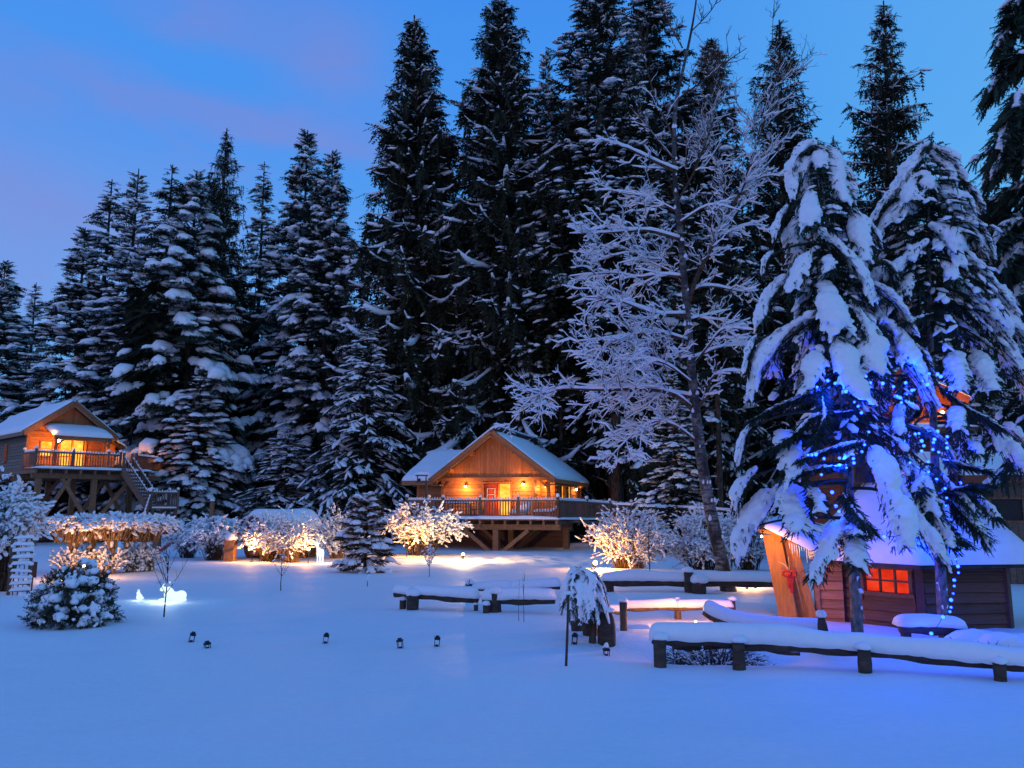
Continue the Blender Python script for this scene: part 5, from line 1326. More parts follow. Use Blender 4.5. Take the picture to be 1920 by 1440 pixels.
# ------------------------------------------------------------------ the birch
def birch():
    r = np.random.default_rng(5); d0 = 17.3
    wood, snow = Geo(), Geo()
    P = lambda l, dz=0.0: [np.array(W(x, y, d0 + dz * i / max(1, len(l) - 1))) for i, (x, y) in enumerate(l)]
    stem = P([(1374, 1122), (1352, 1050), (1332, 960), (1313, 850), (1301, 740), (1293, 650), (1286, 560), (1276, 440), (1264, 330), (1264, 200), (1288, 100), (1304, 20), (1312, -70)])
    stem[0][2] -= .25
    S = poly_pts(stem, 40); tw = Geo()
    tr = Geo(); tr.tube(S, np.interp(np.linspace(0, 1, 40), [0, .05, .15, .4, .7, 1], [.20, .15, .13, .085, .05, .010]), 12)
    for k in range(34):                                    # snow caught on the rough bark, windward side
        i = int(r.integers(2, 30)); rad = np.interp(i / 40, [0, .05, .15, .4, .7, 1], [.21, .165, .15, .10, .06, .012])
        a = r.uniform(-2.6, -.6); c = S[i] + np.array([math.cos(a), math.sin(a), 0]) * rad * .93
        s_ = r.uniform(.5, 1.2); snow.inst(PADS0[k % 3][0] * np.array([.035, .03, .085]) * s_, PADS0[k % 3][1], np.eye(3)[None], c[None])
    def cover(Q, r0, amt):
        n = len(Q); tg = nrm(np.gradient(Q, axis=0)); flat = np.clip(1.25 - abs(tg[:, 2]) * 1.15, .12, 1)
        rad = (r0 + amt * (.65 + .6 * r.random(n))) * flat; rad[-1] *= .5
        snow.tube(Q + np.array([0, 0, 1.0]) * (r0 + rad * .55)[:, None] if np.ndim(r0) else Q + np.array([0, 0, 1.0]) * (r0 + rad * .55)[:, None], rad, 5)
    def twigs(Q, L, lev, upk):
        """side shoots of a limb"""
        n = int({0: 13, 1: 6.5, 2: 4.2}[lev] * (L / {0: 2.2, 1: .9, 2: .45}[lev]) ** .75 + .5)
        tg = nrm(np.gradient(Q, axis=0)); m = len(Q)
        for k in range(n):
            s = r.uniform(.18, 1.0) if lev == 0 else r.uniform(.1, 1.0); i = min(m - 1, int(s * (m - 1)))
            perp = nrm(np.cross(tg[i], r.normal(0, 1, 3))); a = r.uniform(.5, 1.15)
            dr = nrm(tg[i] * math.cos(a) + perp * math.sin(a) + np.array([0, -.05, upk * r.uniform(.1, 1)]))
            l = L * {0: .42, 1: .5, 2: .55}[lev] * r.uniform(.5, 1.1) * (1.15 - .5 * s)
            l = min(l, {0: 1.25, 1: .6, 2: .34}[lev]); 
            if l < .09: continue
            pts = Q[i] + dr * (np.linspace(0, 1, 5) * l)[:, None]
            pts[:, 2] += np.linspace(0, 1, 5) ** 2 * l * r.uniform(-.22, .20); pts[1:4] += r.normal(0, .05 * l, (3, 3))
            rr = {0: .011, 1: .006, 2: .0035}[lev]
            wood.tube(pts, np.linspace(rr, rr * .4, 5), 4, cap=False)
            ht = pts[2, 2]
            bare = np.clip((ht - 9.2) / 3.0, 0, 1)
            if r.random() > bare * 1.0: cover(pts, rr * .8, {0: .024, 1: .017, 2: .013}[lev] * (1 - .4 * bare))
            if lev < 2: twigs(pts, l, lev + 1, upk)
    limbs = [
        ([(1270, 322), (1227, 303), (1191, 285), (1162, 271), (1122, 260)], -.8, .06), ([(1278, 450), (1213, 430), (1191, 433), (1133, 437), (1068, 438)], -1.0, .055),
        ([(1286, 520), (1227, 514), (1195, 525), (1162, 510), (1068, 518)], .9, .05), ([(1288, 590), (1220, 590), (1162, 561), (1097, 557)], -1.2, .05),
        ([(1301, 770), (1267, 738), (1205, 727), (1151, 731), (1104, 731), (1050, 727), (996, 745), (978, 765)], -1.3, .075), ([(1308, 830), (1267, 796), (1227, 787), (1191, 810), (1151, 850), (1130, 877)], -.9, .04),
        ([(1301, 745), (1213, 727), (1173, 709), (1122, 673), (1079, 640)], .8, .05), ([(1292, 640), (1231, 619), (1162, 633), (1086, 640)], -1.5, .045),
        ([(1306, 770), (1321, 749), (1332, 713), (1339, 702), (1364, 695), (1393, 696)], -.6, .055), ([(1294, 675), (1339, 655), (1375, 644), (1408, 646)], .8, .045), ([(1296, 690), (1343, 630), (1353, 615), (1375, 615), (1415, 619)], -.9, .045),
        ([(1287, 560), (1299, 539), (1339, 536), (1386, 547), (1422, 545)], .5, .045),
        ([(1289, 570), (1307, 516), (1335, 462), (1361, 408), (1397, 346), (1408, 300), (1430, 240), (1452, 170), (1462, 110)], -.6, .085),
        ([(1385, 370), (1430, 328), (1470, 330)], -.4, .045), ([(1345, 445), (1400, 420), (1440, 425)], .5, .035), ([(1400, 340), (1440, 290), (1480, 250)], .6, .03),
        ([(1268, 380), (1300, 330), (1330, 250), (1350, 170), (1365, 90)], .7, .045), ([(1264, 260), (1230, 190), (1210, 120), (1200, 60)], -.5, .035), ([(1266, 190), (1320, 150), (1370, 110), (1400, 90)], -.6, .03),
        ([(1272, 420), (1330, 380), (1390, 395)], -.9, .035), ([(1265, 300), (1215, 240), (1180, 200)], .8, .03), ([(1280, 90), (1250, 40), (1235, -20)], .3, .02), ([(1295, 60), (1335, 20), (1360, -30)], -.3, .02),
        ([(1290, 600), (1330, 590), (1370, 580)], 1.2, .03), ([(1284, 540), (1240, 480), (1180, 470), (1120, 490)], 1.3, .035), ([(1276, 400), (1220, 370), (1150, 360), (1110, 340)], 1.1, .035), ([(1300, 720), (1250, 680), (1200, 670), (1150, 690)], -1.6, .03)]
    for pts, dz, r0 in limbs:
        Q = poly_pts(P(pts, dz), max(8, len(pts) * 3)); L = np.linalg.norm(np.diff(Q, axis=0), axis=1).sum(); n = len(Q)
        rad = np.linspace(r0 * .72, .008, n)
        wood.tube(Q, rad, 6); upk = .35 if Q[-1, 2] < Q[0, 2] + .6 * L else .9
        if Q[:, 2].mean() < 10.5: cover(Q, rad * .75, .026)
        twigs(Q, L, 0, upk)
    base = stem[0].copy(); base[2] += .25
    o = thing('birch', 'bare leaning birch, every branch lined with snow, between the middle cabin and the bowed firs', 'tree', base)
    for nm, g, mt in (('trunk', tr, 'birch'), ('branches', wood, 'twig'), ('snow_cover', snow, 'snow')): part(nm, g, M[mt], o, smooth=True, world=True)
birch()

# ------------------------------------------------------------------ shrubs
def shrub_geo(seed, w, h, nst=70, arch=.35, side=7, snow=.75, sr=.032, base=.3, tip_up=.0, tr=.010, flat=0.0, twl=.34, zmin=0.0, floor=-.05):
    """arching stems with side twigs, snow on the twigs"""
    r = np.random.default_rng(seed); wd, sn = Geo(), Geo(); PT, PM = [], []
    for k in range(nst):
        a = r.uniform(0, 2 * math.pi); rr = math.sqrt(r.random()); th = rr
        b = np.array([math.cos(a) * w / 2 * base * rr, math.sin(a) * w / 2 * base * rr, -.05])
        out = np.array([math.cos(a), math.sin(a), 0]); reach = w / 2 * th * r.uniform(.8, 1.05); hh = h * (1 - (.55 + .25 * flat) * th ** 2.2) * r.uniform(.82, 1.05)
        t = np.linspace(0, 1, 8)
        P = b + out * (reach * t ** 1.2)[:, None] + np.array([0, 0, 1.0]) * ((hh + arch * h * 1.2 * th) * t - arch * h * 1.2 * th * t ** 2.6)[:, None] + np.cumsum(r.normal(0, .018 * h, (8, 3)), 0)
        P[:, 2] = np.maximum(P[:, 2], floor)
        wd.tube(P, np.linspace(tr, tr * .3, 8), 4, cap=False); tg = nrm(np.gradient(P, axis=0))
        for q in range(side):
            s = r.uniform(.25, 1); i = s * 7; p = np.array([np.interp(i, np.arange(8), P[:, c]) for c in range(3)]); d = tg[int(i)]
            dr = nrm(d * .5 + r.normal(0, .6, 3) + out * .35 + np.array([0, 0, tip_up])); l = twl * h * r.uniform(.4, 1.0) * (1.1 - .4 * s)
            T = p + dr * (np.linspace(0, 1, 4) * l)[:, None]; T[:, 2] -= np.linspace(0, 1, 4) ** 2 * l * .18; T[:, 2] = np.maximum(T[:, 2], floor + .06)
            wd.tube(T, np.linspace(tr * .5, tr * .2, 4), 3, cap=False)
            if r.random() < snow and T[2, 2] > zmin:
                n = max(1, int(l / (sr * 3.2)))
                for m in range(n):
                    f = (m + r.uniform(.2, .8)) / n; c = T[0] + (T[-1] - T[0]) * f; k_ = r.uniform(.6, 1.35)
                    x = nrm(T[-1] - T[0]); y = nrm(np.cross([0, 0, 1.0], x + 1e-3)); z = np.cross(x, y)
                    PT.append(c + [0, 0, sr * .5]); PM.append(np.stack([x * sr * 2.1 * k_, y * sr * 1.1 * k_, z * sr * .9 * k_]))
        if r.random() < snow:
            for m in range(3, 8):
                k_ = r.uniform(.6, 1.3); x = tg[m]; y = nrm(np.cross([0, 0, 1.0], x + 1e-3)); z = np.cross(x, y)
                if abs(x[2]) < .9: PT.append(P[m] + [0, 0, sr * .5]); PM.append(np.stack([x * sr * 2.0 * k_, y * sr * k_, z * sr * .9 * k_]))
    PT, PM = np.array(PT), np.array(PM); w_ = r.integers(0, 3, len(PT))
    for k in range(3): sn.inst(*PADS0[k], PM[w_ == k], PT[w_ == k])
    return wd, sn
def shrub(label, px, d, w_px, top_y, seed, mat='twig', name='shrub', cat='shrub', **kw):
    p = G(px, d); h = W(px, top_y, d).z - p.z; w = w_px * d / F
    wd, sn = shrub_geo(seed, w, h, **kw)
    o = thing(name, label, cat, p); part('stems', wd, M[mat], o, smooth=True); part('snow_cover', sn, M['snow'], o, smooth=True)
    return o
shrub('dense frosted shrub glowing gold from the lamp at its foot, right of the platform', 1178, 22.3, 150, 945, 301, 'twig_tan', nst=150, side=9, sr=.028, twl=.30, arch=.3)
shrub('pinkish frosted shrub behind the birch trunk, right of the gold-lit shrub', 1318, 23.0, 140, 948, 302, 'twig', nst=130, side=8, sr=.030, twl=.32, arch=.3)
shrub('frosted shrub half hidden by the low boughs of the bowed fir', 1400, 24.5, 110, 935, 303, 'twig', nst=90, side=8, sr=.032, twl=.32)
shrub('wide frosted shrub lit yellow underneath, left of the platform', 790, 33, 150, 940, 304, 'twig', nst=150, side=9, sr=.045, twl=.28, arch=.55, zmin=.25)
shrub('spiky upright shrub between the barrel hut and the small rusty fir', 632, 30.5, 78, 950, 305, 'twig_tan', nst=80, side=7, sr=.032, twl=.30, tip_up=.4, arch=.1)
shrub('lit shrub right before the barrel hut, beside the white lit figure', 545, 28.6, 95, 960, 306, 'twig_tan', nst=100, side=7, sr=.032, twl=.34, arch=.5)
shrub('frosted shrub covering the left end of the barrel hut', 502, 28.8, 78, 958, 307, 'twig', nst=70, side=7, sr=.036, twl=.36, arch=.6, flat=.3, zmin=.3)
shrub('drooping snow mound of a shrub at the foot of the fat-cushioned fir', 402, 29.5, 96, 965, 308, 'twig', nst=120, side=8, sr=.048, twl=.3, arch=.75)
shrub('small frosted shrub left of the drooping snow-mound shrub', 350, 31, 70, 968, 309, 'twig', nst=70, side=7, sr=.045, twl=.3, arch=.5)
shrub('low frosted undergrowth beneath the left cabin stairs', 255, 33, 90, 990, 316, 'twig', nst=60, side=6, sr=.05, twl=.3, arch=.4)
# pollarded hedge trees with flat snowy heads
def pollard(label, px, d, w_px, top_y, low_y, seed, lean=0.0):
    p = G(px, d); r = np.random.default_rng(seed)
    zt, zl = W(px, top_y, d).z - p.z, W(px, low_y, d).z - p.z; w = w_px * d / F
    o = thing('pollard', label, 'tree', p, group='pollarded trees of the hedge')
    tr, sn = Geo(), Geo()
    for k in range(5):
        a = r.uniform(0, 6.3); b = np.array([.16 * math.cos(a), .12 * math.sin(a), -.1]); t = np.linspace(0, 1, 8)
        P = b * (1 - t)[:, None] + np.stack([.09 * np.sin(t * 7 + a) + lean * t, .09 * np.cos(t * 6 + a), t * (zl + .15)], 1)
        tr.tube(P, np.linspace(.062, .04, 8) * r.uniform(.7, 1.2), 7)
        for i in range(1, 8):
            if r.random() < .7: sn.inst(PADS0[i % 3][0] * np.array([.035, .03, .12]) * r.uniform(.6, 1.5), PADS0[i % 3][1], np.eye(3)[None], (P[i] + [r.uniform(-.05, .05), -.055, 0])[None])
    wd, s2 = shrub_geo(seed, w, zt - zl, nst=95, side=9, sr=.046, twl=.55, arch=1.1, flat=-.5, base=.5, tr=.018, floor=-.42, zmin=-1)
    for gsrc, dst in ((wd, tr), (s2, sn)):
        V, T, Q = gsrc.arrays(); dst.add(V + np.array([lean, 0, zl]), t=T, q=Q)
    wd, s2 = shrub_geo(seed + 50, w * .55, zl * .95, nst=34, side=7, sr=.034, twl=.35, arch=.2, tr=.010, snow=.55)
    for gsrc, dst in ((wd, tr), (s2, sn)):
        V, T, Q = gsrc.arrays(); dst.add(V, t=T, q=Q)
    part('trunk', tr, M['twig_tan'], o, smooth=True); part('snow_cover', sn, M['snow'], o, smooth=True)
pollard('pollarded tree with gold-lit trunk right behind the left garden lamp', 136, 22.0, 130, 966, 1012, 311)
pollard('second pollarded tree of the hedge, slim trunk above the garden lamp glow', 168, 23.0, 110, 968, 1010, 312)
pollard('third pollarded tree of the hedge with a thick double trunk', 208, 22.2, 105, 966, 1008, 313)
pollard('fourth pollarded tree of the hedge, paler, away from the lamp', 243, 23.0, 90, 966, 1010, 314)
pollard('last pollarded tree at the dim end of the hedge near the staircase', 274, 23.4, 80, 967, 1012, 315)
# weeping tree over a trellis at the left edge
def weeping_tree():
    d = 17.5; p = G(0, d); h = W(8, 888, d).z - p.z; w = 118 * d / F
    wd, sn = shrub_geo(320, w, h, nst=150, side=9, sr=.036, twl=.20, arch=.9, zmin=.75)
    o = thing('weeping_tree', 'weeping tree heaped with frosty twigs at the left picture edge', 'tree', p)
    g = Geo(); g.tube([(0, 0, -.1), (.02, 0, h * .5), (0, 0, h * .95)], [.06, .05, .03], 8); part('trunk', g, M['bark'], o, smooth=True)
    part('crown', wd, M['twig'], o, smooth=True); part('snow_cover', sn, M['snow'], o, smooth=True)
weeping_tree()
def trellis():
    d = 16.6; p = G(40, d); o = thing('trellis', 'narrow snow-clogged trellis with a dark post under the weeping tree', 'trellis', p, R(8))
    h = W(40, 1006, d).z - p.z; w = .38
    g, s = Geo(), Geo(); g.box((-w / 2, 0, h / 2 - .1), (.05, .05, h + .2)); g.box((w / 2, 0, h / 2 - .1), (.03, .04, h + .2))
    r = random.Random(2)
    for i in range(9):
        z = .08 + i * (h - .12) / 8; g.beam((-w / 2, 0, z), (w / 2, 0, z), .02, .02)
        snow_ridge(s, [(-w / 2 + .02, -.02, z), (w / 2 + .03, -.02, z + r.uniform(-.02, .02))], .10, .075, seed=i, lump=.8)
    for i in range(4): g.box((-w / 2 + .08 + i * .09, 0, h / 2), (.015, .015, h))
    for i in range(26):
        c = np.array([r.uniform(-w / 2, w / 2 + .05), -.03, r.uniform(.05, h)]); k = r.uniform(.03, .055); s.inst(PADS0[i % 3][0] * np.array([k, k, k * 1.2]), PADS0[i % 3][1], np.eye(3)[None], c[None])
    part('frame', g, M['post'], o); part('snow_cover', s, M['snow'], o, smooth=True)
trellis()
# small rusty fir in the clearing
def rusty_fir():
    d = 23.2; p = G(685, d); H = W(685, 930, d).z - p.z; Rr = 48 * d / F
    g = conifer(331, H, Rr, cb=.02, nbr=110, e_top=40, e_bot=-5, droop=.35, up=.15, slen=.34, sn=26, snow_p=.10, pad=(.07, .05, .04), big=2.6, bigsize=(.17, .12, .085), pw=.45, rag=.4, trunk_r=.045, fine=True)
    o = thing('rusty_fir', 'small rusty-brown fir with clumps of snow standing alone in the clearing', 'tree', p)
    part('trunk', g[0], M['bark'], o, smooth=True); part('crown', g[1], M['needles_brown'], o); part('snow_cover', g[2], M['snow'], o, smooth=True)
rusty_fir()
# round evergreen bush in the left foreground
def round_bush():
    d = 12.6; p = G(146, d); r = np.random.default_rng(7); wx, h = 1.28, .92
    lf, sn = Geo(), Geo(); B, D, L = [], [], []
    for k in range(150):
        a, e = r.uniform(0, 2 * math.pi), math.asin(r.uniform(-.05, 1)); rr = r.uniform(.66, 1.0)
        n = np.array([math.cos(a) * math.cos(e), math.sin(a) * math.cos(e), math.sin(e)]); c = n * np.array([wx / 2, wx / 2, h]) * rr * np.array([1, 1, .92]); c[2] = max(.03, c[2] + .02)
        for q in range(16):
            B.append(c + r.normal(0, .03, 3)); D.append(nrm(n * .7 + r.normal(0, .6, 3))); L.append(r.uniform(.07, .14))
        if r.random() < .56:
            s_ = r.uniform(.035, .095); sn.inst(ICO1[0] * np.array([s_ * 1.1, s_ * 1.1, s_ * .85]), ICO1[1], np.eye(3)[None], (c + n * .025 + [0, 0, .04])[None])
            for q in range(3):
                k_ = s_ * r.uniform(.35, .6); sn.inst(ICO0[0] * k_, ICO0[1], np.eye(3)[None], (c + n * .03 + r.normal(0, .07, 3) + [0, 0, .01])[None])
    B, D, L = np.array(B), np.array(D), np.array(L); x, y, z = frames(D, r.normal(0, 1, B.shape)); lf.inst(*SPRAYS[0], np.stack([x * L[:, None], y * (L * 1.3)[:, None], z * L[:, None]], 1), B)
    for k in range(40):
        a, e = r.uniform(0, 6.28), r.uniform(.1, 1.5); n = np.array([math.cos(a) * math.cos(e), math.sin(a) * math.cos(e), math.sin(e)]); lf.tube([(0, 0, 0), n * np.array([wx / 2, wx / 2, h]) * .85], [.012, .005], 4)
    V, T, Q = sn.arrays(); V[:, 2] = np.maximum(V[:, 2], -.02)
    o = thing('round_bush', 'round dark-leaved bush packed with snow lumps, left foreground', 'bush', p); part('leaves', lf, M['leaves_dark'], o)
    part('snow_load', sn, M['snow'], o, smooth=True, remesh=.014, rough=.03)
    for k, (px_, q, ww) in enumerate(()): pass
round_bush()
# weeping dwarf conifer by the log posts
def weeping_conifer():
    d = 10.6; p = G(1108, d); r = np.random.default_rng(9); H = W(1080, 1066, d).z - p.z
    o = thing('weeping_dwarf_fir', 'small weeping fir, hanging sprays thick with snow, before the log rails', 'tree', p)
    lf, S, tr = Geo(), Geo(), Geo(); ax = W(1080, 1066, d).x - p.x
    tr.tube(poly_pts([(0, 0, -.1), (.02, 0, H * .5), (ax * .6, 0, H * .9), (ax, 0, H)], 10), np.linspace(.05, .02, 10), 8)
    for k in range(64):
        a = r.uniform(0, 2 * math.pi); reach = r.uniform(.08, .40) * (1.0 if math.cos(a) > -.2 else .85); n = np.array([math.cos(a), math.sin(a) * .8, 0]); z0 = H * r.uniform(.62, 1.0); x0 = ax * r.uniform(.6, 1.0)
        dropz = r.uniform(.12, .42) * H + .3 * reach
        path = [np.array([x0, 0, z0]), np.array([x0, 0, z0 - .01]) + n * reach * .45, np.array([x0, 0, z0 - dropz * .4]) + n * reach * .8, np.array([x0, 0, max(.10, z0 - dropz)]) + n * reach]
        snow_bough(r, S, lf, (x0, 0, z0), path, r.uniform(.07, .13), fringe=26, flen=.06, fingers=9, snowy=1.0 if r.random() < .85 else .4)
    part('trunk', tr, M['bark'], o, smooth=True); part('crown', lf, M['leaves_dark'], o); part('snow_load', S, M['snow'], o, smooth=True, remesh=.012, rough=.025)
weeping_conifer()
# ------------------------------------------------------------------ log rails
def rough_log(g, p, q, r0, r1=None, seed=0, k=9, n=9):
    p, q = np.array(p, float), np.array(q, float); r1 = r1 or r0; t = np.linspace(0, 1, n)
    P = p + (q - p) * t[:, None]; rr = r0 + (r1 - r0) * t
    P[:, 2] += .010 * np.sin(t * 9 + seed); rr = rr * (1 + .07 * np.sin(t * 17 + seed * 2.1))
    g.tube(P, rr, k)
def log_fence(label, rails, posts, group=None, one_cap=None, wood='log', name='log_fence', cat='fence'):
    """rails: (p, q, radius, snow_w, snow_h); posts: (base, height, radius)"""
    p0 = rails[0][0]; z = terrain(p0[0], p0[1])
    o = thing(name, label, cat, (p0[0], p0[1], z), 0, group)
    for i, (p, q, rd, sw, sh) in enumerate(rails):
        g = Geo(); rough_log(g, p, q, rd, seed=i + p[0]); ro = part('rail', g, M[wood], o, smooth=True, world=True)
        if sh:
            s = Geo(); d = nrm(np.array(q) - np.array(p)); 
            e = .02 if True else 0
            snow_ridge(s, [np.array(p) - d * e + EZ * rd * .55, (np.array(p) + np.array(q)) / 2 + EZ * (rd * .55 + .006), np.array(q) + d * e + EZ * rd * .55], sw, sh, seed=i * 3 + p[1], lump=.34, drop=.024, step=.05)
            part('snow_cap', s, M['snow'], ro, smooth=True, world=True)
    if one_cap:
        s = Geo(); pts = [np.array(rails[0][0]) - [.03, 0, 0]] + [np.array(k[1]) for k in rails]; snow_ridge(s, poly_pts(pts, 40) + EZ * .035, one_cap[0], one_cap[1], seed=2.2, lump=.45, drop=.03, step=.04); part('snow_cap', s, M['snow'], o, smooth=True, world=True)
    for b, h, rd in posts:
        g = Geo(); rough_log(g, np.array(b) - EZ * .3, np.array(b) + EZ * h, rd, rd * .93, seed=b[0], n=5)
        po = part('post', g, M[wood], o, smooth=True, world=True)
        s = Geo(); s.inst(PADS1[int(abs(b[0] * 7)) % 5][0] * np.array([rd * 1.25, rd * 1.25, rd * .9]), PADS1[int(abs(b[0] * 7)) % 5][1], np.eye(3)[None], (np.array(b) + EZ * (h + rd * .2))[None]); part('snow_cap', s, M['snow'], po, smooth=True, world=True)
    return o
def A_(px, py, d): return np.array(W(px, py, d))
# near rail
log_fence('long log rail deep in snow, nearest of the rails, in front of the grill hut',
          [(A_(1222, 1199, 9.15), A_(1372, 1204, 9.0), .055, .25, 0), (A_(1372, 1207, 9.0), A_(1612, 1219, 8.75), .06, .25, 0), (A_(1612, 1219, 8.75), A_(1850, 1244, 8.45), .06, .25, 0), (A_(1850, 1244, 8.45), A_(2040, 1252, 8.25), .06, .25, 0)],
          [(G(px, dd), W(px, py, dd).z - G(px, dd).z, rd) for px, py, dd, rd in ((1233, 1198, 9.02, .075), (1378, 1203, 8.86, .07), (1609, 1217, 8.6, .07), (1856, 1243, 8.32, .065))], one_cap=(.235, .165))
log_fence('thin log rail running just behind the nearest rail, over the stream bed',
          [(A_(1262, 1212, 9.9), A_(1400, 1208, 10.0), .05, .16, .08), (A_(1340, 1205, 9.9), A_(1500, 1222, 9.6), .045, .15, .08)], [])
# front left rail with a broad stump foot
log_fence('short log rail on a broad stump in the open snow, leftmost of the rails',
          [(A_(741, 1112, 14.2), A_(782, 1117, 14.0), .06, .20, .10), (A_(778, 1115, 14.0), A_(896, 1124, 13.7), .07, .25, .15)],
          [(G(775, 13.9), W(775, 1116, 13.9).z - G(775, 13.9).z, .11), (G(757, 14.1), .15, .06), (G(893, 13.7), .10, .04)])
log_fence('log rail with a knotty snow-capped stump, between the leftmost rail and the weeping fir',
          [(A_(906, 1126, 13.6), A_(1040, 1125, 13.3), .07, .24, .16)], [(G(929, 13.5), W(929, 1112, 13.5).z - G(929, 13.5).z, .10), (G(912, 13.4), .13, .06)])
log_fence('farther log rail half sunk in a snow bank, behind the leftmost rails',
          [(A_(872, 1104, 16.6), A_(960, 1106, 16.4), .045, .22, .14), (A_(958, 1106, 16.4), A_(1050, 1100, 16.2), .05, .24, .16)], [(G(880, 16.5), W(880, 1094, 16.5).z - G(880, 16.5).z, .08), (G(1030, 16.2), .1, .07)])
log_fence('straight long log rail before the gold-lit shrub, running behind the birch foot',
          [(A_(1128, 1091, 17.2), A_(1290, 1092, 16.9), .085, .26, .17), (A_(1288, 1092, 16.9), A_(1470, 1093, 16.6), .085, .26, .17)],
          [(G(1142, 17.2), .28, .10), (G(1290, 16.8), W(1290, 1078, 16.8).z - G(1290, 16.8).z + .06, .10), (G(1308, 16.7), .22, .16), (G(1465, 16.6), .25, .09)])
log_fence('sawn timber rail fence with warm-lit snow, between the weeping fir and the birch foot',
          [(A_(1166, 1141, 12.6), A_(1268, 1139, 12.7), .045, .15, .10), (A_(1268, 1139, 12.7), A_(1372, 1139, 12.8), .045, .15, .10), (A_(1172, 1186, 11.6), A_(1222, 1186, 11.6), .04, .14, .09), (A_(1135, 1147, 12.3), A_(1168, 1146, 12.5), .04, .13, .08)],
          [(G(1167, 11.4), W(1167, 1134, 11.4).z - G(1167, 11.4).z + .04, .055), (G(1268, 12.8), W(1268, 1133, 12.8).z - G(1268, 12.8).z + .05, .055), (G(1369, 12.9), W(1369, 1132, 12.9).z - G(1369, 12.9).z + .05, .06)], wood='post', name='rail_fence')
log_fence('distant picket fence line topped with snow, behind the shrubs right of the platform',
          [(A_(1150, 946, 36), A_(1290, 952, 33), .04, .10, .07), (A_(1290, 952, 33), A_(1400, 960, 31), .04, .10, .07)],
          [(G(px, 36 - (px - 1150) * .02), 1.85 - (px - 1150) * .0012, .05) for px in range(1152, 1402, 20)], wood='post', name='picket_fence')
# log posts standing on end beside the weeping fir
def log_post(label, px, d, top_y, w_px, lean=0.0, cap=.0):
    p = G(px, d); h = W(px, top_y, d).z - p.z; r_ = w_px * d / F / 2
    o = thing('log_post', label, 'log', p); g = Geo(); P = np.array([(lean * t, 0, -.2 + (h + .2) * t) for t in np.linspace(0, 1, 8)]); rr = r_ * np.array([1.1, 1.05, 1, 1, 1, .98, .86, .5]); P[7, 2] += .03
    g.tube(P, rr, 14); part('log', g, M['log'], o, smooth=True)
    s = Geo(); k = PADS1[px % 5]; s.inst(k[0] * np.array([r_ * 1.0, r_ * 1.0, max(.03, cap)]), k[1], np.eye(3)[None], np.array([[lean, 0, h + .02]])); part('snow_cap', s, M['snow'], o, smooth=True)
log_post('thick round-headed log standing on end right of the weeping fir', 1135, 10.6, 1148, 33, cap=.05)
log_post('leaning log behind the thick round-headed log', 1108, 11.0, 1150, 28, -.05, .06)
log_post('dark log standing below the hanging sprays of the weeping fir', 1085, 11.4, 1140, 26, -.04, .06)
log_post('short slanting post beside the left corner of the grill hut, snow on its side', 1541, 10.3, 1157, 19, -.05, .07)
# split log half buried under snow before the grill hut
def driftlog():
    pts = [A_(1322, 1141, 11.2), A_(1345, 1158, 11.1), A_(1400, 1174, 11.0), A_(1470, 1181, 10.9), A_(1548, 1180, 10.8)]
    b = G(1440, 11.0); o = thing('fallen_log', 'curved fallen log with its raised end at the timber rail, under smooth snow', 'log', b)
    g = Geo(); g.tube(poly_pts(pts, 16) - EZ * .03, np.linspace(.07, .06, 16), 9); part('log', g, M['log'], o, smooth=True, world=True)
    s = Geo(); snow_ridge(s, poly_pts(pts, 16), .30, .15, seed=4, lump=.25, step=.05); part('snow_cap', s, M['snow'], o, smooth=True, world=True)
driftlog()
def heap(name, label, cat, px, d, wx, wy, h, seed, extra=None):
    p = G(px, d); o = thing(name, label, cat, p); r = np.random.default_rng(seed); s = Geo()
    for k in range(9):
        a = r.uniform(0, 6.3); q = r.uniform(0, .55); c = np.array([math.cos(a) * wx / 2 * q, math.sin(a) * wy / 2 * q, 0]); f = r.uniform(.5, .75)
        s.inst(ICO1[0] * np.array([wx / 2 * f, wy / 2 * f, h * r.uniform(.7, 1)]), ICO1[1], np.eye(3)[None], c[None])
    part('snow_load', s, M['snow'], o, smooth=True, remesh=.03)
    return o, p
heap('snow_heap', 'smooth rounded snow heap lit warm beside the hut entrance', 'snow', 1408, 11.7, 1.1, .6, .17, 3)
o_, p_ = heap('snowy_bush', 'low bush buried under a rounded snow dome, right of the grill hut', 'bush', 1866, 10.3, 1.2, .8, .26, 5)
g = Geo(); r_ = np.random.default_rng(4); n = 260; a = r_.uniform(0, 6.28, n); B = np.stack([np.cos(a) * .58, np.sin(a) * .42, r_.uniform(.0, .10, n)], 1); D = nrm(np.stack([np.cos(a), np.sin(a), r_.uniform(-.3, .6, n)], 1) + r_.normal(0, .4, (n, 3)))
x, y, z = frames(D, r_.normal(0, 1, (n, 3))); L = r_.uniform(.07, .14, n); g.inst(*SPRAYS[1], np.stack([x * L[:, None], y * L[:, None], z * L[:, None]], 1), B); part('leaves', g, M['leaves_dark'], o_)
def garden_table():
    d = 10.7; p = G(1735, d); o = thing('garden_bench', 'small rough bench with a thick snow pad in front of the grill hut', 'bench', p, -.12)
    h = W(1735, 1172, d).z - p.z
    g = Geo(); rough_log(g, (-.38, 0, h - .04), (.40, 0, h - .06), .07, n=7); rough_log(g, (-.34, .15, h - .05), (.38, .15, h - .06), .06, n=7); part('seat', g, M['log'], o, smooth=True)
    for x in (-.28, .3):
        g = Geo(); rough_log(g, (x, .08, -.2), (x, .08, h - .05), .07, n=4); part('leg', g, M['log'], o, smooth=True)
    s = Geo(); snow_ridge(s, [(-.42, .06, h), (0, .06, h + .01), (.44, .06, h - .02)], .36, .13, seed=8, step=.04, drop=.02); part('snow_cap', s, M['snow'], o, smooth=True)
garden_table()

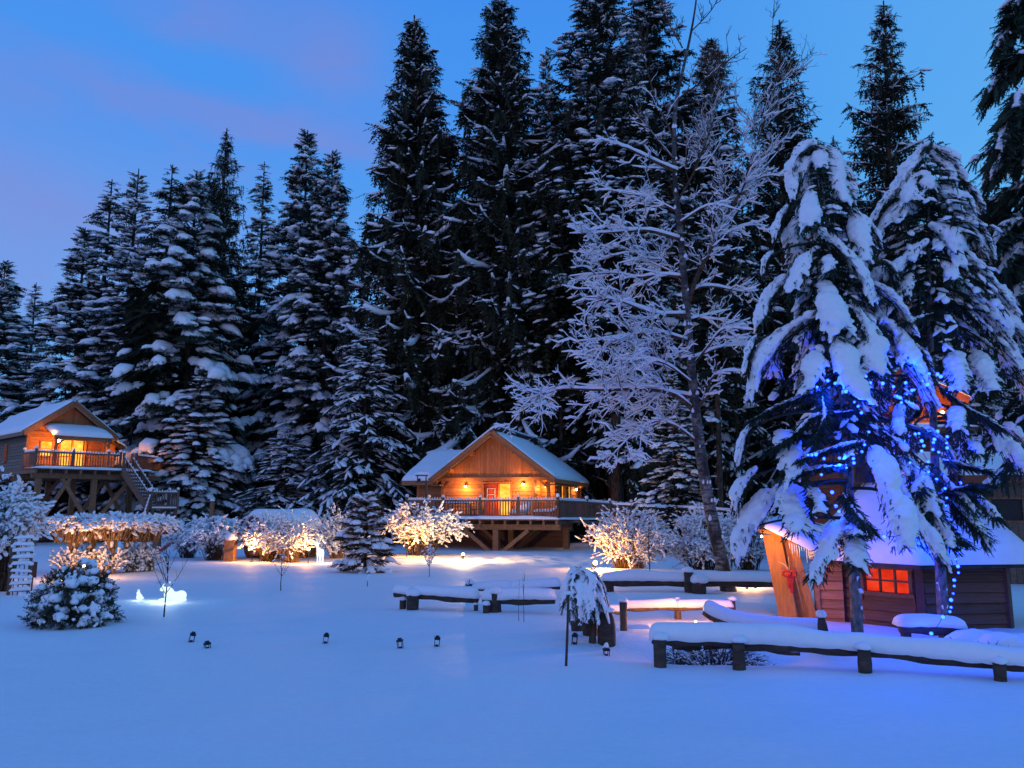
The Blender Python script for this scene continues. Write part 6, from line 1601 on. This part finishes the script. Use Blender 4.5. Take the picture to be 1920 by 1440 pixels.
# ------------------------------------------------------------------ small black lanterns peeping out of the snow
def lantern(label, px, py, d, tilt, rz, snowcap=0.0, h=.20):
    p = G(px, d)
    o = thing('garden_lantern', label, 'lantern', p, rz, 'small black garden lanterns in the snow'); o.rotation_euler = (tilt * .5, tilt, rz); o.scale = (.62, .62, .76)
    w = .047
    g = Geo()
    for x in (-w, w):
        for y in (-w, w): g.box((x, y, h / 2 - .05), (.012, .012, h + .1))
    part('frame', g, M['black_metal'], o)
    g = Geo(); g.box((0, 0, h), (w * 2.5, w * 2.5, .035)); g.box((0, 0, h + .03), (w * 1.5, w * 1.5, .03)); part('cap', g, M['black_metal'], o)
    g = Geo(); g.tube([(0, 0, -.02), (0, 0, h * .22)], [.034, .034], 10); part('lamp_base', g, M['black_metal'], o)
    if snowcap:
        s = Geo(); s.inst(PADS1[2][0] * np.array([.055, .055, snowcap]), PADS1[2][1], np.eye(3)[None], np.array([[0, 0, h + .05]])); part('snow_cap', s, M['snow'], o, smooth=True)
    return o
lantern('tilted black lantern with one leg buried, upper one of the left pair', 367, 1180, 11.0, .20, .4, .0, .13)
lantern('low black lantern sunk to its cap, lower one of the left pair', 398, 1195, 10.6, -.1, .7, .0, .07)
lantern('leaning black lantern alone midway between the left pair and the stake-like pair', 615, 1187, 10.9, .13, .2, .0, .13)
lantern('thin-legged black lantern, lower of the two below the leftmost log rail', 754, 1199, 10.5, -.12, -.1, .0, .12)
lantern('upright black lantern, upper of the two below the leftmost log rail', 821, 1193, 10.6, .08, .1, .0, .13)
lantern('black lantern beside the thin stake under the weeping fir', 1075, 1193, 10.5, .10, -.2, .0, .14)
lantern('black lantern wearing a snow hat, in front of the thick round-headed log', 1134, 1210, 10.15, 0, .2, .06, .09)

# ------------------------------------------------------------------ garden floodlights
def floodlight(label, px, py, d, watts, aim, glass='flood_glass', size=.062, col=WARM, lift=.16, up_=.06):
    p = G(px, d); zt = max(lift, W(px, py, d).z - p.z)
    o = thing('garden_floodlight', label, 'lamp', p, 0, 'garden floodlights in the snow')
    aim = nrm(np.array(aim, float)); c = np.array([0, 0, zt])
    g = Geo(); g.tube([(0, 0, -.2), (0, 0, zt - .05)], [.012, .012], 6); part('stake', g, M['black_metal'], o)
    g = Geo(); g.tube([c - aim * .10, c - aim * .05, c + aim * .02], [size * .5, size * .95, size * 1.05], 14); part('housing', g, M['black_metal'], o, smooth=False)
    g = Geo(); g.inst(ICO1[0] * size * .9, ICO1[1], np.eye(3)[None], (c + aim * .045)[None]); part('lens', g, M[glass], o, smooth=True)
    q = c + aim * (.045 + size + .03)
    lamp_light(o, tuple(q + np.array([0, 0, up_])), watts, col, .05)
    return o
floodlight('glaring floodlight below the left pollarded tree', 161, 1064, 20.6, 105, (-.15, -.5, .55), lift=.12, col=(1.0, .44, .10))
floodlight('glaring floodlight left of the barrel hut', 472, 1029, 28.3, 110, (.1, -.5, .5))
floodlight('glaring floodlight between the barrel hut shrub and the white lit figure', 578, 1031, 27.8, 130, (-.1, -.5, .5))
floodlight('yellow floodlight buried inside the shrub left of the platform', 762, 1021, 31.2, 120, (.3, .6, .6), 'flood_dim', col=(1.0, .40, .05))
floodlight('floodlight melting a bright hollow in the snow before the middle cabin', 868, 1042, 29.3, 560, (.05, -.05, 1.0), col=(1.0, .60, .22), lift=.10, up_=.38)
floodlight('glaring floodlight at the left foot of the gold-lit shrub', 1115, 1068, 21.3, 150, (.2, -.55, .5), col=(1.0, .43, .09), lift=.13)
floodlight('faint hidden lamp low behind the birch foot left of the grill hut', 1398, 1105, 17.6, 12, (-.2, -.2, .6), size=.03, lift=.02)
floodlight('faint second lamp close to the left edge of the grill hut entrance', 1414, 1105, 17.7, 12, (.1, -.2, .6), size=.028, lift=.02)
floodlight('small hidden floodlight warming the timber rail by the fallen log', 1300, 1172, 11.7, 75, (.1, .3, .5), 'flood_dim', size=.02, lift=.05)

# ------------------------------------------------------------------ lit figures
def blobs(o, name, parts, mat, remesh):
    g = Geo()
    for c, s in parts: g.inst(ICO2[0] * np.array(s), ICO2[1], np.eye(3)[None], np.array([c], float))
    return part(name, g, M[mat], o, smooth=True, remesh=remesh)
def lamb():
    d = 15.3; p = G(328, d); o = thing('lit_animal_figure', 'glowing white reclining lamb-like figure behind a tiny tree in the clearing', 'garden figure', p, .1); o.scale = (.66, .66, .66)
    blobs(o, 'body', [((.08, 0, .13), (.27, .15, .13)), ((.22, .02, .15), (.15, .14, .14)), ((-.10, 0, .20), (.14, .13, .17)), ((-.18, -.02, .38), (.12, .11, .115)), ((-.27, -.06, .33), (.07, .06, .055)), ((-.11, .06, .48), (.03, .03, .06)), ((-.22, .06, .49), (.03, .03, .06)), ((-.20, -.12, .05), (.15, .05, .05)), ((.28, -.10, .05), (.14, .05, .05)), ((.31, 0, .20), (.05, .05, .05))], 'figure_glow', .014)
    lamp_light(o, (-.02, -.36, .25), 5, (.70, .93, 1.0), .12); lamp_light(o, (-.5, -.05, .2), 2, (.70, .93, 1.0), .1)
lamb()
def chick():
    d = 15.4; p = G(266, d); o = thing('lit_rabbit_figure', 'tiny glowing white rabbit figure left of the reclining figure', 'garden figure', p, .4)
    blobs(o, 'body', [((0, 0, .05), (.055, .045, .06)), ((-.02, 0, .12), (.035, .032, .032)), ((-.03, .012, .165), (.009, .008, .03)), ((-.005, -.012, .165), (.009, .008, .03)), ((.06, 0, .03), (.02, .02, .02))], 'figure_glow', .006)
    lamp_light(o, (-.03, -.12, .08), .7, (.70, .93, 1.0), .04)
chick()
def deer():
    d = 28.4; p = G(600, d); o = thing('lit_deer_figure', 'glowing white upright deer figure standing before the spiky shrub', 'garden figure', p, 1.25); o.scale = (.85, .85, .85)
    g = Geo()
    for x, y in ((-.12, -.05), (-.12, .05), (.13, -.05), (.13, .05)): g.tube([(x, y, -.05), (x + .01, y, .22), (x, y, .42)], [.022, .026, .05], 8)
    g.tube([(-.16, 0, .46), (-.05, 0, .47), (.08, 0, .46), (.17, 0, .47)], [.07, .11, .10, .07], 10); g.tube([(-.13, 0, .5), (-.20, 0, .64), (-.22, 0, .74)], [.08, .055, .045], 9); g.tube([(-.20, 0, .77), (-.27, 0, .74), (-.33, 0, .70)], [.055, .05, .025], 9)
    for s in (-1, 1): g.tube([(-.20, s * .03, .80), (-.16, s * .07, .89), (-.20, s * .10, 1.0)], [.014, .012, .006], 6); g.tube([(-.16, s * .07, .89), (-.10, s * .10, .96)], [.012, .006], 6); g.tube([(-.18, s * .05, .78), (-.14, s * .11, .80)], [.02, .008], 6)
    part('body', g, M['figure_white'], o, smooth=True); lamp_light(o, (-.1, -.3, .4), 8, (.95, .97, 1.0), .1)
deer()

# ------------------------------------------------------------------ saplings, stakes, sign
def sapling(label, px, d, top_y, seed, branches=9, spread=.3, snow=.5, lean=0.0, up=1.0, r0=.012, name='sapling', extra=None, lo=.4):
    p = G(px, d); H = W(px, top_y, d).z - p.z; r = np.random.default_rng(seed)
    o = thing(name, label, 'sapling', p); g, s = Geo(), Geo()
    S = np.stack([lean * np.linspace(0, 1, 8) ** 1.3, np.zeros(8), np.linspace(-.1, H, 8)], 1) + np.concatenate([[[0, 0, 0]], np.cumsum(r.normal(0, .006 * H, (7, 3)), 0)])
    g.tube(S, np.linspace(r0, r0 * .3, 8), 6); n = 0
    for k in range(branches):
        f = r.uniform(lo, .95); b = np.array([np.interp(f * 7, np.arange(8), S[:, c]) for c in range(3)]); a = r.uniform(0, 6.28)
        dr = nrm(np.array([math.cos(a) * .7, math.sin(a) * .5, up * r.uniform(.7, 1.4)])); l = spread * H * r.uniform(.6, 1.2) * (1.25 - f)
        T = b + dr * (np.linspace(0, 1, 5) * l)[:, None]; T[:, 2] += np.linspace(0, 1, 5) ** 2 * l * .2; g.tube(T, np.linspace(r0 * .45, r0 * .18, 5), 4)
        for j in range(1, 5):
            if r.random() < snow:
                k_ = r.uniform(.014, .026); n += 1; s.inst(PADS0[j % 3][0] * np.array([k_ * 1.3, k_, k_]), PADS0[j % 3][1], np.eye(3)[None], (T[j] + [0, 0, k_ * .5])[None])
            if r.random() < .7:
                q = T[j]; d2 = nrm(dr + r.normal(0, .6, 3)); g.tube([q, q + d2 * l * .3], [r0 * .2, r0 * .1], 3)
    if extra: extra(g, s, H, p)
    part('stem', g, M['twig'], o, smooth=True)
    if s.V: part('snow_cover', s, M['snow'], o, smooth=True)
    return o
sapling('slim sapling with upright snowy twigs left of the small rusty fir', 529, 17.3, 1038, 401, 14, .45, .45)
sapling('very short bare sapling with a snow tuft below the small rusty fir', 690, 18.5, 1070, 402, 4, .3, .9)
sapling('thin sapling with a pale frosted crown under the bright hollow', 805, 20.5, 1028, 403, 26, .55, .75, r0=.010)
def tuft(g, s, H, p):
    for dx, dz, k in ((-.05, .52, .055), (.03, .46, .05), (.12, .50, .04), (.0, .62, .04), (-.14, .50, .03), (.22, .56, .03)): s.inst(PADS1[2][0] * np.array([k * 1.3, k, k * .8]), PADS1[2][1], np.eye(3)[None], np.array([[dx, 0, H * dz]]))
sapling('tiny tree with long bare shoots standing in front of the glowing reclining figure', 314, 13.6, 1030, 404, 12, .75, .12, up=1.1, r0=.013, extra=tuft, lo=.28)
sapling('lone dry stem with two tall shoots before the knotty stump', 982, 12.4, 1078, 405, 3, .5, .1, r0=.006, up=2.5)
sapling('lone thin dry stem, left of the two-shoot stem', 972, 12.5, 1088, 406, 2, .3, .1, r0=.005, up=2.5)
sapling('dark knobbly twig sticking out of the bank beside the farther log rail', 880, 15.9, 1086, 407, 6, .3, .3, r0=.02)
sapling('reddish bare stem standing in the gold-lit shrub', 1218, 19.5, 955, 408, 12, .22, .45, r0=.018)
def stake():
    d = 9.0; p = G(1058, d); o = thing('garden_stake', 'thin leaning wooden stake left of the weeping fir', 'stake', p); h = W(1064, 1115, d).z - p.z
    g = Geo(); rough_log(g, (0, 0, -.2), (.045, .02, h), .016, .013, n=7, k=7); part('stick', g, M['log'], o, smooth=True); s = Geo(); s.inst(PADS1[1][0] * .03, PADS1[1][1], np.eye(3)[None], np.array([[.045, .02, h + .01]])); part('snow_cap', s, M['snow'], o, smooth=True)
stake()
def sign():
    d = 17.2; p = G(64, d); o = thing('garden_sign', 'small dark board on a thin stake right of the trellis', 'sign', p, -.1); h = W(64, 1054, d).z - p.z
    g = Geo(); g.box((0, 0, h / 2 - .1), (.025, .025, h + .2)); part('post', g, M['post'], o)
    g = Geo(); g.box((0, -.025, h - .15), (.19, .02, .32)); g.box((0, -.04, h - .15), (.17, .012, .30)); part('board', g, M['dark_boards'], o, bevel=.004)
    s = Geo(); snow_ridge(s, [(-.09, -.03, h + .01), (.09, -.03, h + .01)], .05, .025); part('snow_cap', s, M['snow'], o, smooth=True)
sign()
def sled():
    p = G(292, 29); o = thing('sled', 'red plastic sled poking out of the snow near the staircase', 'sled', p, .5)
    g = Geo(); V = []; n = 9
    for i in range(n):
        t = i / (n - 1)
        for j in range(5): V.append((-.45 + .9 * t, (-.2 + .1 * j), .10 + .25 * t + .18 * t ** 4 + .05 * abs(j - 2)))
    q = [(i * 5 + j, i * 5 + j + 1, (i + 1) * 5 + j + 1, (i + 1) * 5 + j) for i in range(n - 1) for j in range(4)]; V2 = [(x, y, z - .03) for x, y, z in V]; m = len(V)
    g.add(V + V2, q=q + [tuple(m + k for k in f[::-1]) for f in q] + [(i * 5, (i + 1) * 5, m + (i + 1) * 5, m + i * 5) for i in range(n - 1)] + [((i + 1) * 5 + 4, i * 5 + 4, m + i * 5 + 4, m + (i + 1) * 5 + 4) for i in range(n - 1)] + [((n - 1) * 5 + j, (n - 1) * 5 + j + 1, m + (n - 1) * 5 + j + 1, m + (n - 1) * 5 + j) for j in range(4)])
    part('shell', g, M['red_plastic'], o); s = Geo(); snow_ridge(s, [(-.45, 0, .1), (.15, 0, .28)], .36, .16); part('snow_cap', s, M['snow'], o, smooth=True)
sled()
def stump_chair(label, px, d, top_y, w):
    p = G(px, d); h = W(px, top_y, d).z - p.z; o = thing('wooden_post', label, 'post', p); g = Geo(); g.box((0, 0, h / 2 - .1), (w, w, h + .2)); part('post', g, M['beam'], o); s = Geo(); s.inst(PADS1[0][0] * np.array([w * .7, w * .7, w * .6]), PADS1[0][1], np.eye(3)[None], np.array([[0, 0, h + .03]])); part('snow_cap', s, M['snow'], o, smooth=True)
stump_chair('brown timber post standing before the fat-cushioned fir', 392, 33, 940, .14)
stump_chair('short orange-lit timber post below the landing', 292, 30, 1000, .22)
stump_chair('warm-lit timber block right of the drooping snow-mound shrub', 431, 28.6, 1012, .34)

# ------------------------------------------------------------------ blue fairy lights wound through the pair of bowed firs
def fairy(label, pts, seed, d, group='blue fairy lights'):
    r = random.Random(seed); Q = []
    for (x, y, *e) in pts: Q.append(A_(x, y, d + (e[0] if e else 0) + r.uniform(-.10, .10)))
    o = thing('fairy_lights', label, 'fairy lights', tuple(Q[0]), 0, group)
    wire = Geo(); P = []
    for a, b in zip(Q[:-1], Q[1:]):
        L = np.linalg.norm(b - a)
        for t in np.linspace(0, 1, 6)[:-1]: P.append(a + (b - a) * t - EZ * (.10 * L * 4 * t * (1 - t)))
    P.append(Q[-1]); wire.tube(P, .0035, 4); part('wire', wire, M['wire'], o, world=True)
    for q in Q:
        g = Geo(); s = r.uniform(.013, .023); g.inst(ICO1[0] * s, ICO1[1], np.eye(3)[None], (q - EZ * .012)[None]); part('bulb', g, M['bulb_blue'], o, smooth=True, world=True)
    return o, Q
S1 = [(1515, 851), (1522, 851), (1530, 850), (1545, 858), (1540, 888), (1574, 857), (1587, 875), (1598, 850), (1600, 858), (1601, 866), (1616, 845), (1621, 832), (1629, 808), (1615, 772), (1609, 760), (1602, 752), (1586, 732), (1566, 717), (1552, 712), (1532, 724)]
S1b = [(1560, 921), (1567, 947), (1573, 957), (1658, 1004), (1704, 993)]
S2 = [(1624, 704), (1632, 716), (1655, 717), (1675, 723), (1698, 716), (1710, 730), (1714, 729), (1700, 736), (1688, 744), (1690, 753), (1730, 713), (1739, 719), (1742, 699), (1758, 700), (1764, 704)]
S3 = [(1694, 825), (1700, 834), (1716, 812), (1723, 811), (1728, 825), (1732, 834), (1758, 807), (1752, 822), (1750, 828), (1749, 841), (1728, 844), (1740, 864), (1739, 873), (1741, 883), (1732, 894), (1724, 898), (1710, 903), (1712, 919), (1706, 866), (1756, 897), (1772, 914), (1782, 915), (1800, 904), (1797, 912), (1793, 923), (1775, 932), (1772, 946), (1756, 954), (1760, 846), (1776, 838), (1775, 829), (1776, 817)]
S4 = [(1776, 994), (1790, 995), (1796, 1008), (1792, 1021), (1798, 1035), (1792, 1047), (1796, 1060), (1797, 1072), (1789, 1086), (1789, 1097), (1787, 1111), (1783, 1123), (1783, 1137), (1781, 1145), (1768, 1155), (1746, 1186)]
def glow(o, q, w): lamp_light(o, tuple(np.array(q) - np.array(o.location)), 2.0 * w, (.002, .035, 1.0), .06)
o_, Q = fairy('blue fairy lights strung through the boughs of the left bowed fir', S1, 1, 9.35); glow(o_, Q[6] + [0, .22, .05], 16); glow(o_, Q[17] + [0, .2, -.05], 12); glow(o_, Q[13] + [.05, .2, 0], 10)
o_, Q = fairy('few blue fairy lights hanging low above the grill hut snow roof', S1b, 2, 9.4); glow(o_, Q[1] + [0, .2, 0], 7)
o_, Q = fairy('blue fairy lights crossing before the red-brown chalet gable', S2, 3, 9.7); glow(o_, Q[7] + [0, .2, .1], 12); glow(o_, Q[12] + [0, .2, 0], 12)
o_, Q = fairy('dense blue fairy lights wound round the stem of the right bowed fir', S3, 4, 10.2); glow(o_, Q[9] + [0, .2, 0], 18); glow(o_, Q[14] + [0, .3, 0], 18); glow(o_, A_(1738, 950, 11.0), 45); glow(o_, A_(1770, 1000, 11.0), 14); glow(o_, A_(1650, 1000, 11.0), 14)
o_, Q = fairy('blue fairy lights hanging straight down in front of the dark grill hut wall', S4, 5, 10.3); glow(o_, Q[-1] + [0, .1, 0], 2.5); glow(o_, Q[6] + [0, .15, 0], 4)

# ------------------------------------------------------------------ the dark wood behind everything
def back_wood():
    r = np.random.default_rng(77); tr, cr = Geo(), Geo()
    for k in range(150):
        y = r.uniform(60, 120); x = r.uniform(-.62, .72) * y
        H = r.uniform(18, 25) if x < -.25 * y else r.uniform(21, 29)
        if x < -.42 * y: H = r.uniform(12, 17)
        z = terrain(x, y); n = 70; u = r.random(n) ** 1.1; zz = z + 1.0 + u * (H - 1)
        tr.tube([(x, y, z - .5), (x, y, z + H * .5), (x, y, z + H)], [.24, .16, .02], 6, cap=False)
        L = (2.6 + H * .05) * (1 - u) ** .7 + .15; a = r.uniform(0, 6.28, n)
        D = np.stack([np.cos(a), np.sin(a), r.uniform(-.55, .1, n)], 1); B = np.stack([np.full(n, x), np.full(n, y), zz], 1)
        xx, yy, zn = frames(nrm(D), np.array([0, 0, 1.0]) + r.normal(0, .4, (n, 3)))
        cr.inst(*SPRAYF[k % 2], np.stack([xx * L[:, None], yy * (L * 1.7)[:, None], zn * L[:, None]], 1), B)
        D2 = np.stack([np.cos(a + .5), np.sin(a + .5), r.uniform(-1.6, -.3, n)], 1); xx, yy, zn = frames(nrm(D2), r.normal(0, 1, (n, 3)))
        cr.inst(*SPRAYF[(k + 1) % 2], np.stack([xx * L[:, None] * .8, yy * (L * 1.3)[:, None], zn * L[:, None]], 1), B)
    o = thing('back_wood', 'dense dark wood closing the view behind the cabins and the standing trees', 'wood', (0, 80, 0), kind='stuff')
    part('trunks', tr, M['bark'], o, world=True); part('crowns', cr, M['needles_dark'], o, world=True)
back_wood()
# bare lower trunks of tall spruces showing between the cabins
def pole_tree(label, px, d, w_px, top=16):
    p = G(px, d); o = thing('spruce_tree', label, 'tree', p); r = np.random.default_rng(px); rad = w_px * d / F / 2; g, c = Geo(), Geo()
    g.tube([(0, 0, -.5), (0, 0, 1), (.05, 0, 6), (.1, 0, top)], [rad * 1.25, rad, rad * .85, rad * .5], 9)
    for k in range(14):
        a = r.uniform(0, 6.28); z = r.uniform(2, top * .6); l = r.uniform(.5, 1.6); g.tube([(0, 0, z), (math.cos(a) * l * .5, math.sin(a) * l * .5, z - .05), (math.cos(a) * l, math.sin(a) * l, z - .3)], [.03, .02, .006], 4)
    part('trunk', g, M['bark'], o, smooth=True)
    n = 260; u = r.random(n); a = r.uniform(0, 6.28, n); L = r.uniform(.9, 2.2, n); B = np.stack([np.zeros(n), np.zeros(n), top * (.55 + .5 * u)], 1); D = nrm(np.stack([np.cos(a), np.sin(a), r.uniform(-.9, .1, n)], 1)); x, y, z = frames(D, r.normal(0, .5, (n, 3)) + [0, 0, 1])
    c.inst(*SPRAYF[0], np.stack([x * L[:, None], y * L[:, None] * 1.2, z * L[:, None]], 1), B); part('crown', c, M['needles_dark'], o)
pole_tree('bare dark spruce trunk standing just right of the stilted cabin', 252, 52, 8)
pole_tree('thinner grey trunk left of the bare one beside the stilted cabin', 228, 54, 6)
pole_tree('straight dark trunk right of the middle cabin roof, left of two thick ones', 1052, 48, 9)
pole_tree('thick dark trunk behind the platform walkway, left of the birch', 1158, 46, 22)
pole_tree('thick dark trunk close right of the other thick one, left of the birch', 1186, 47, 19)
pole_tree('dim trunk just right of the birch stem, behind the shrubs', 1355, 44, 12)

shrub('dark dry brush with little snow in the hollow under the nearest log rail', 1330, 9.7, 120, 1204, 501, 'log', nst=170, side=10, sr=.012, snow=.12, twl=.5, tr=.006, arch=.4, base=.9)
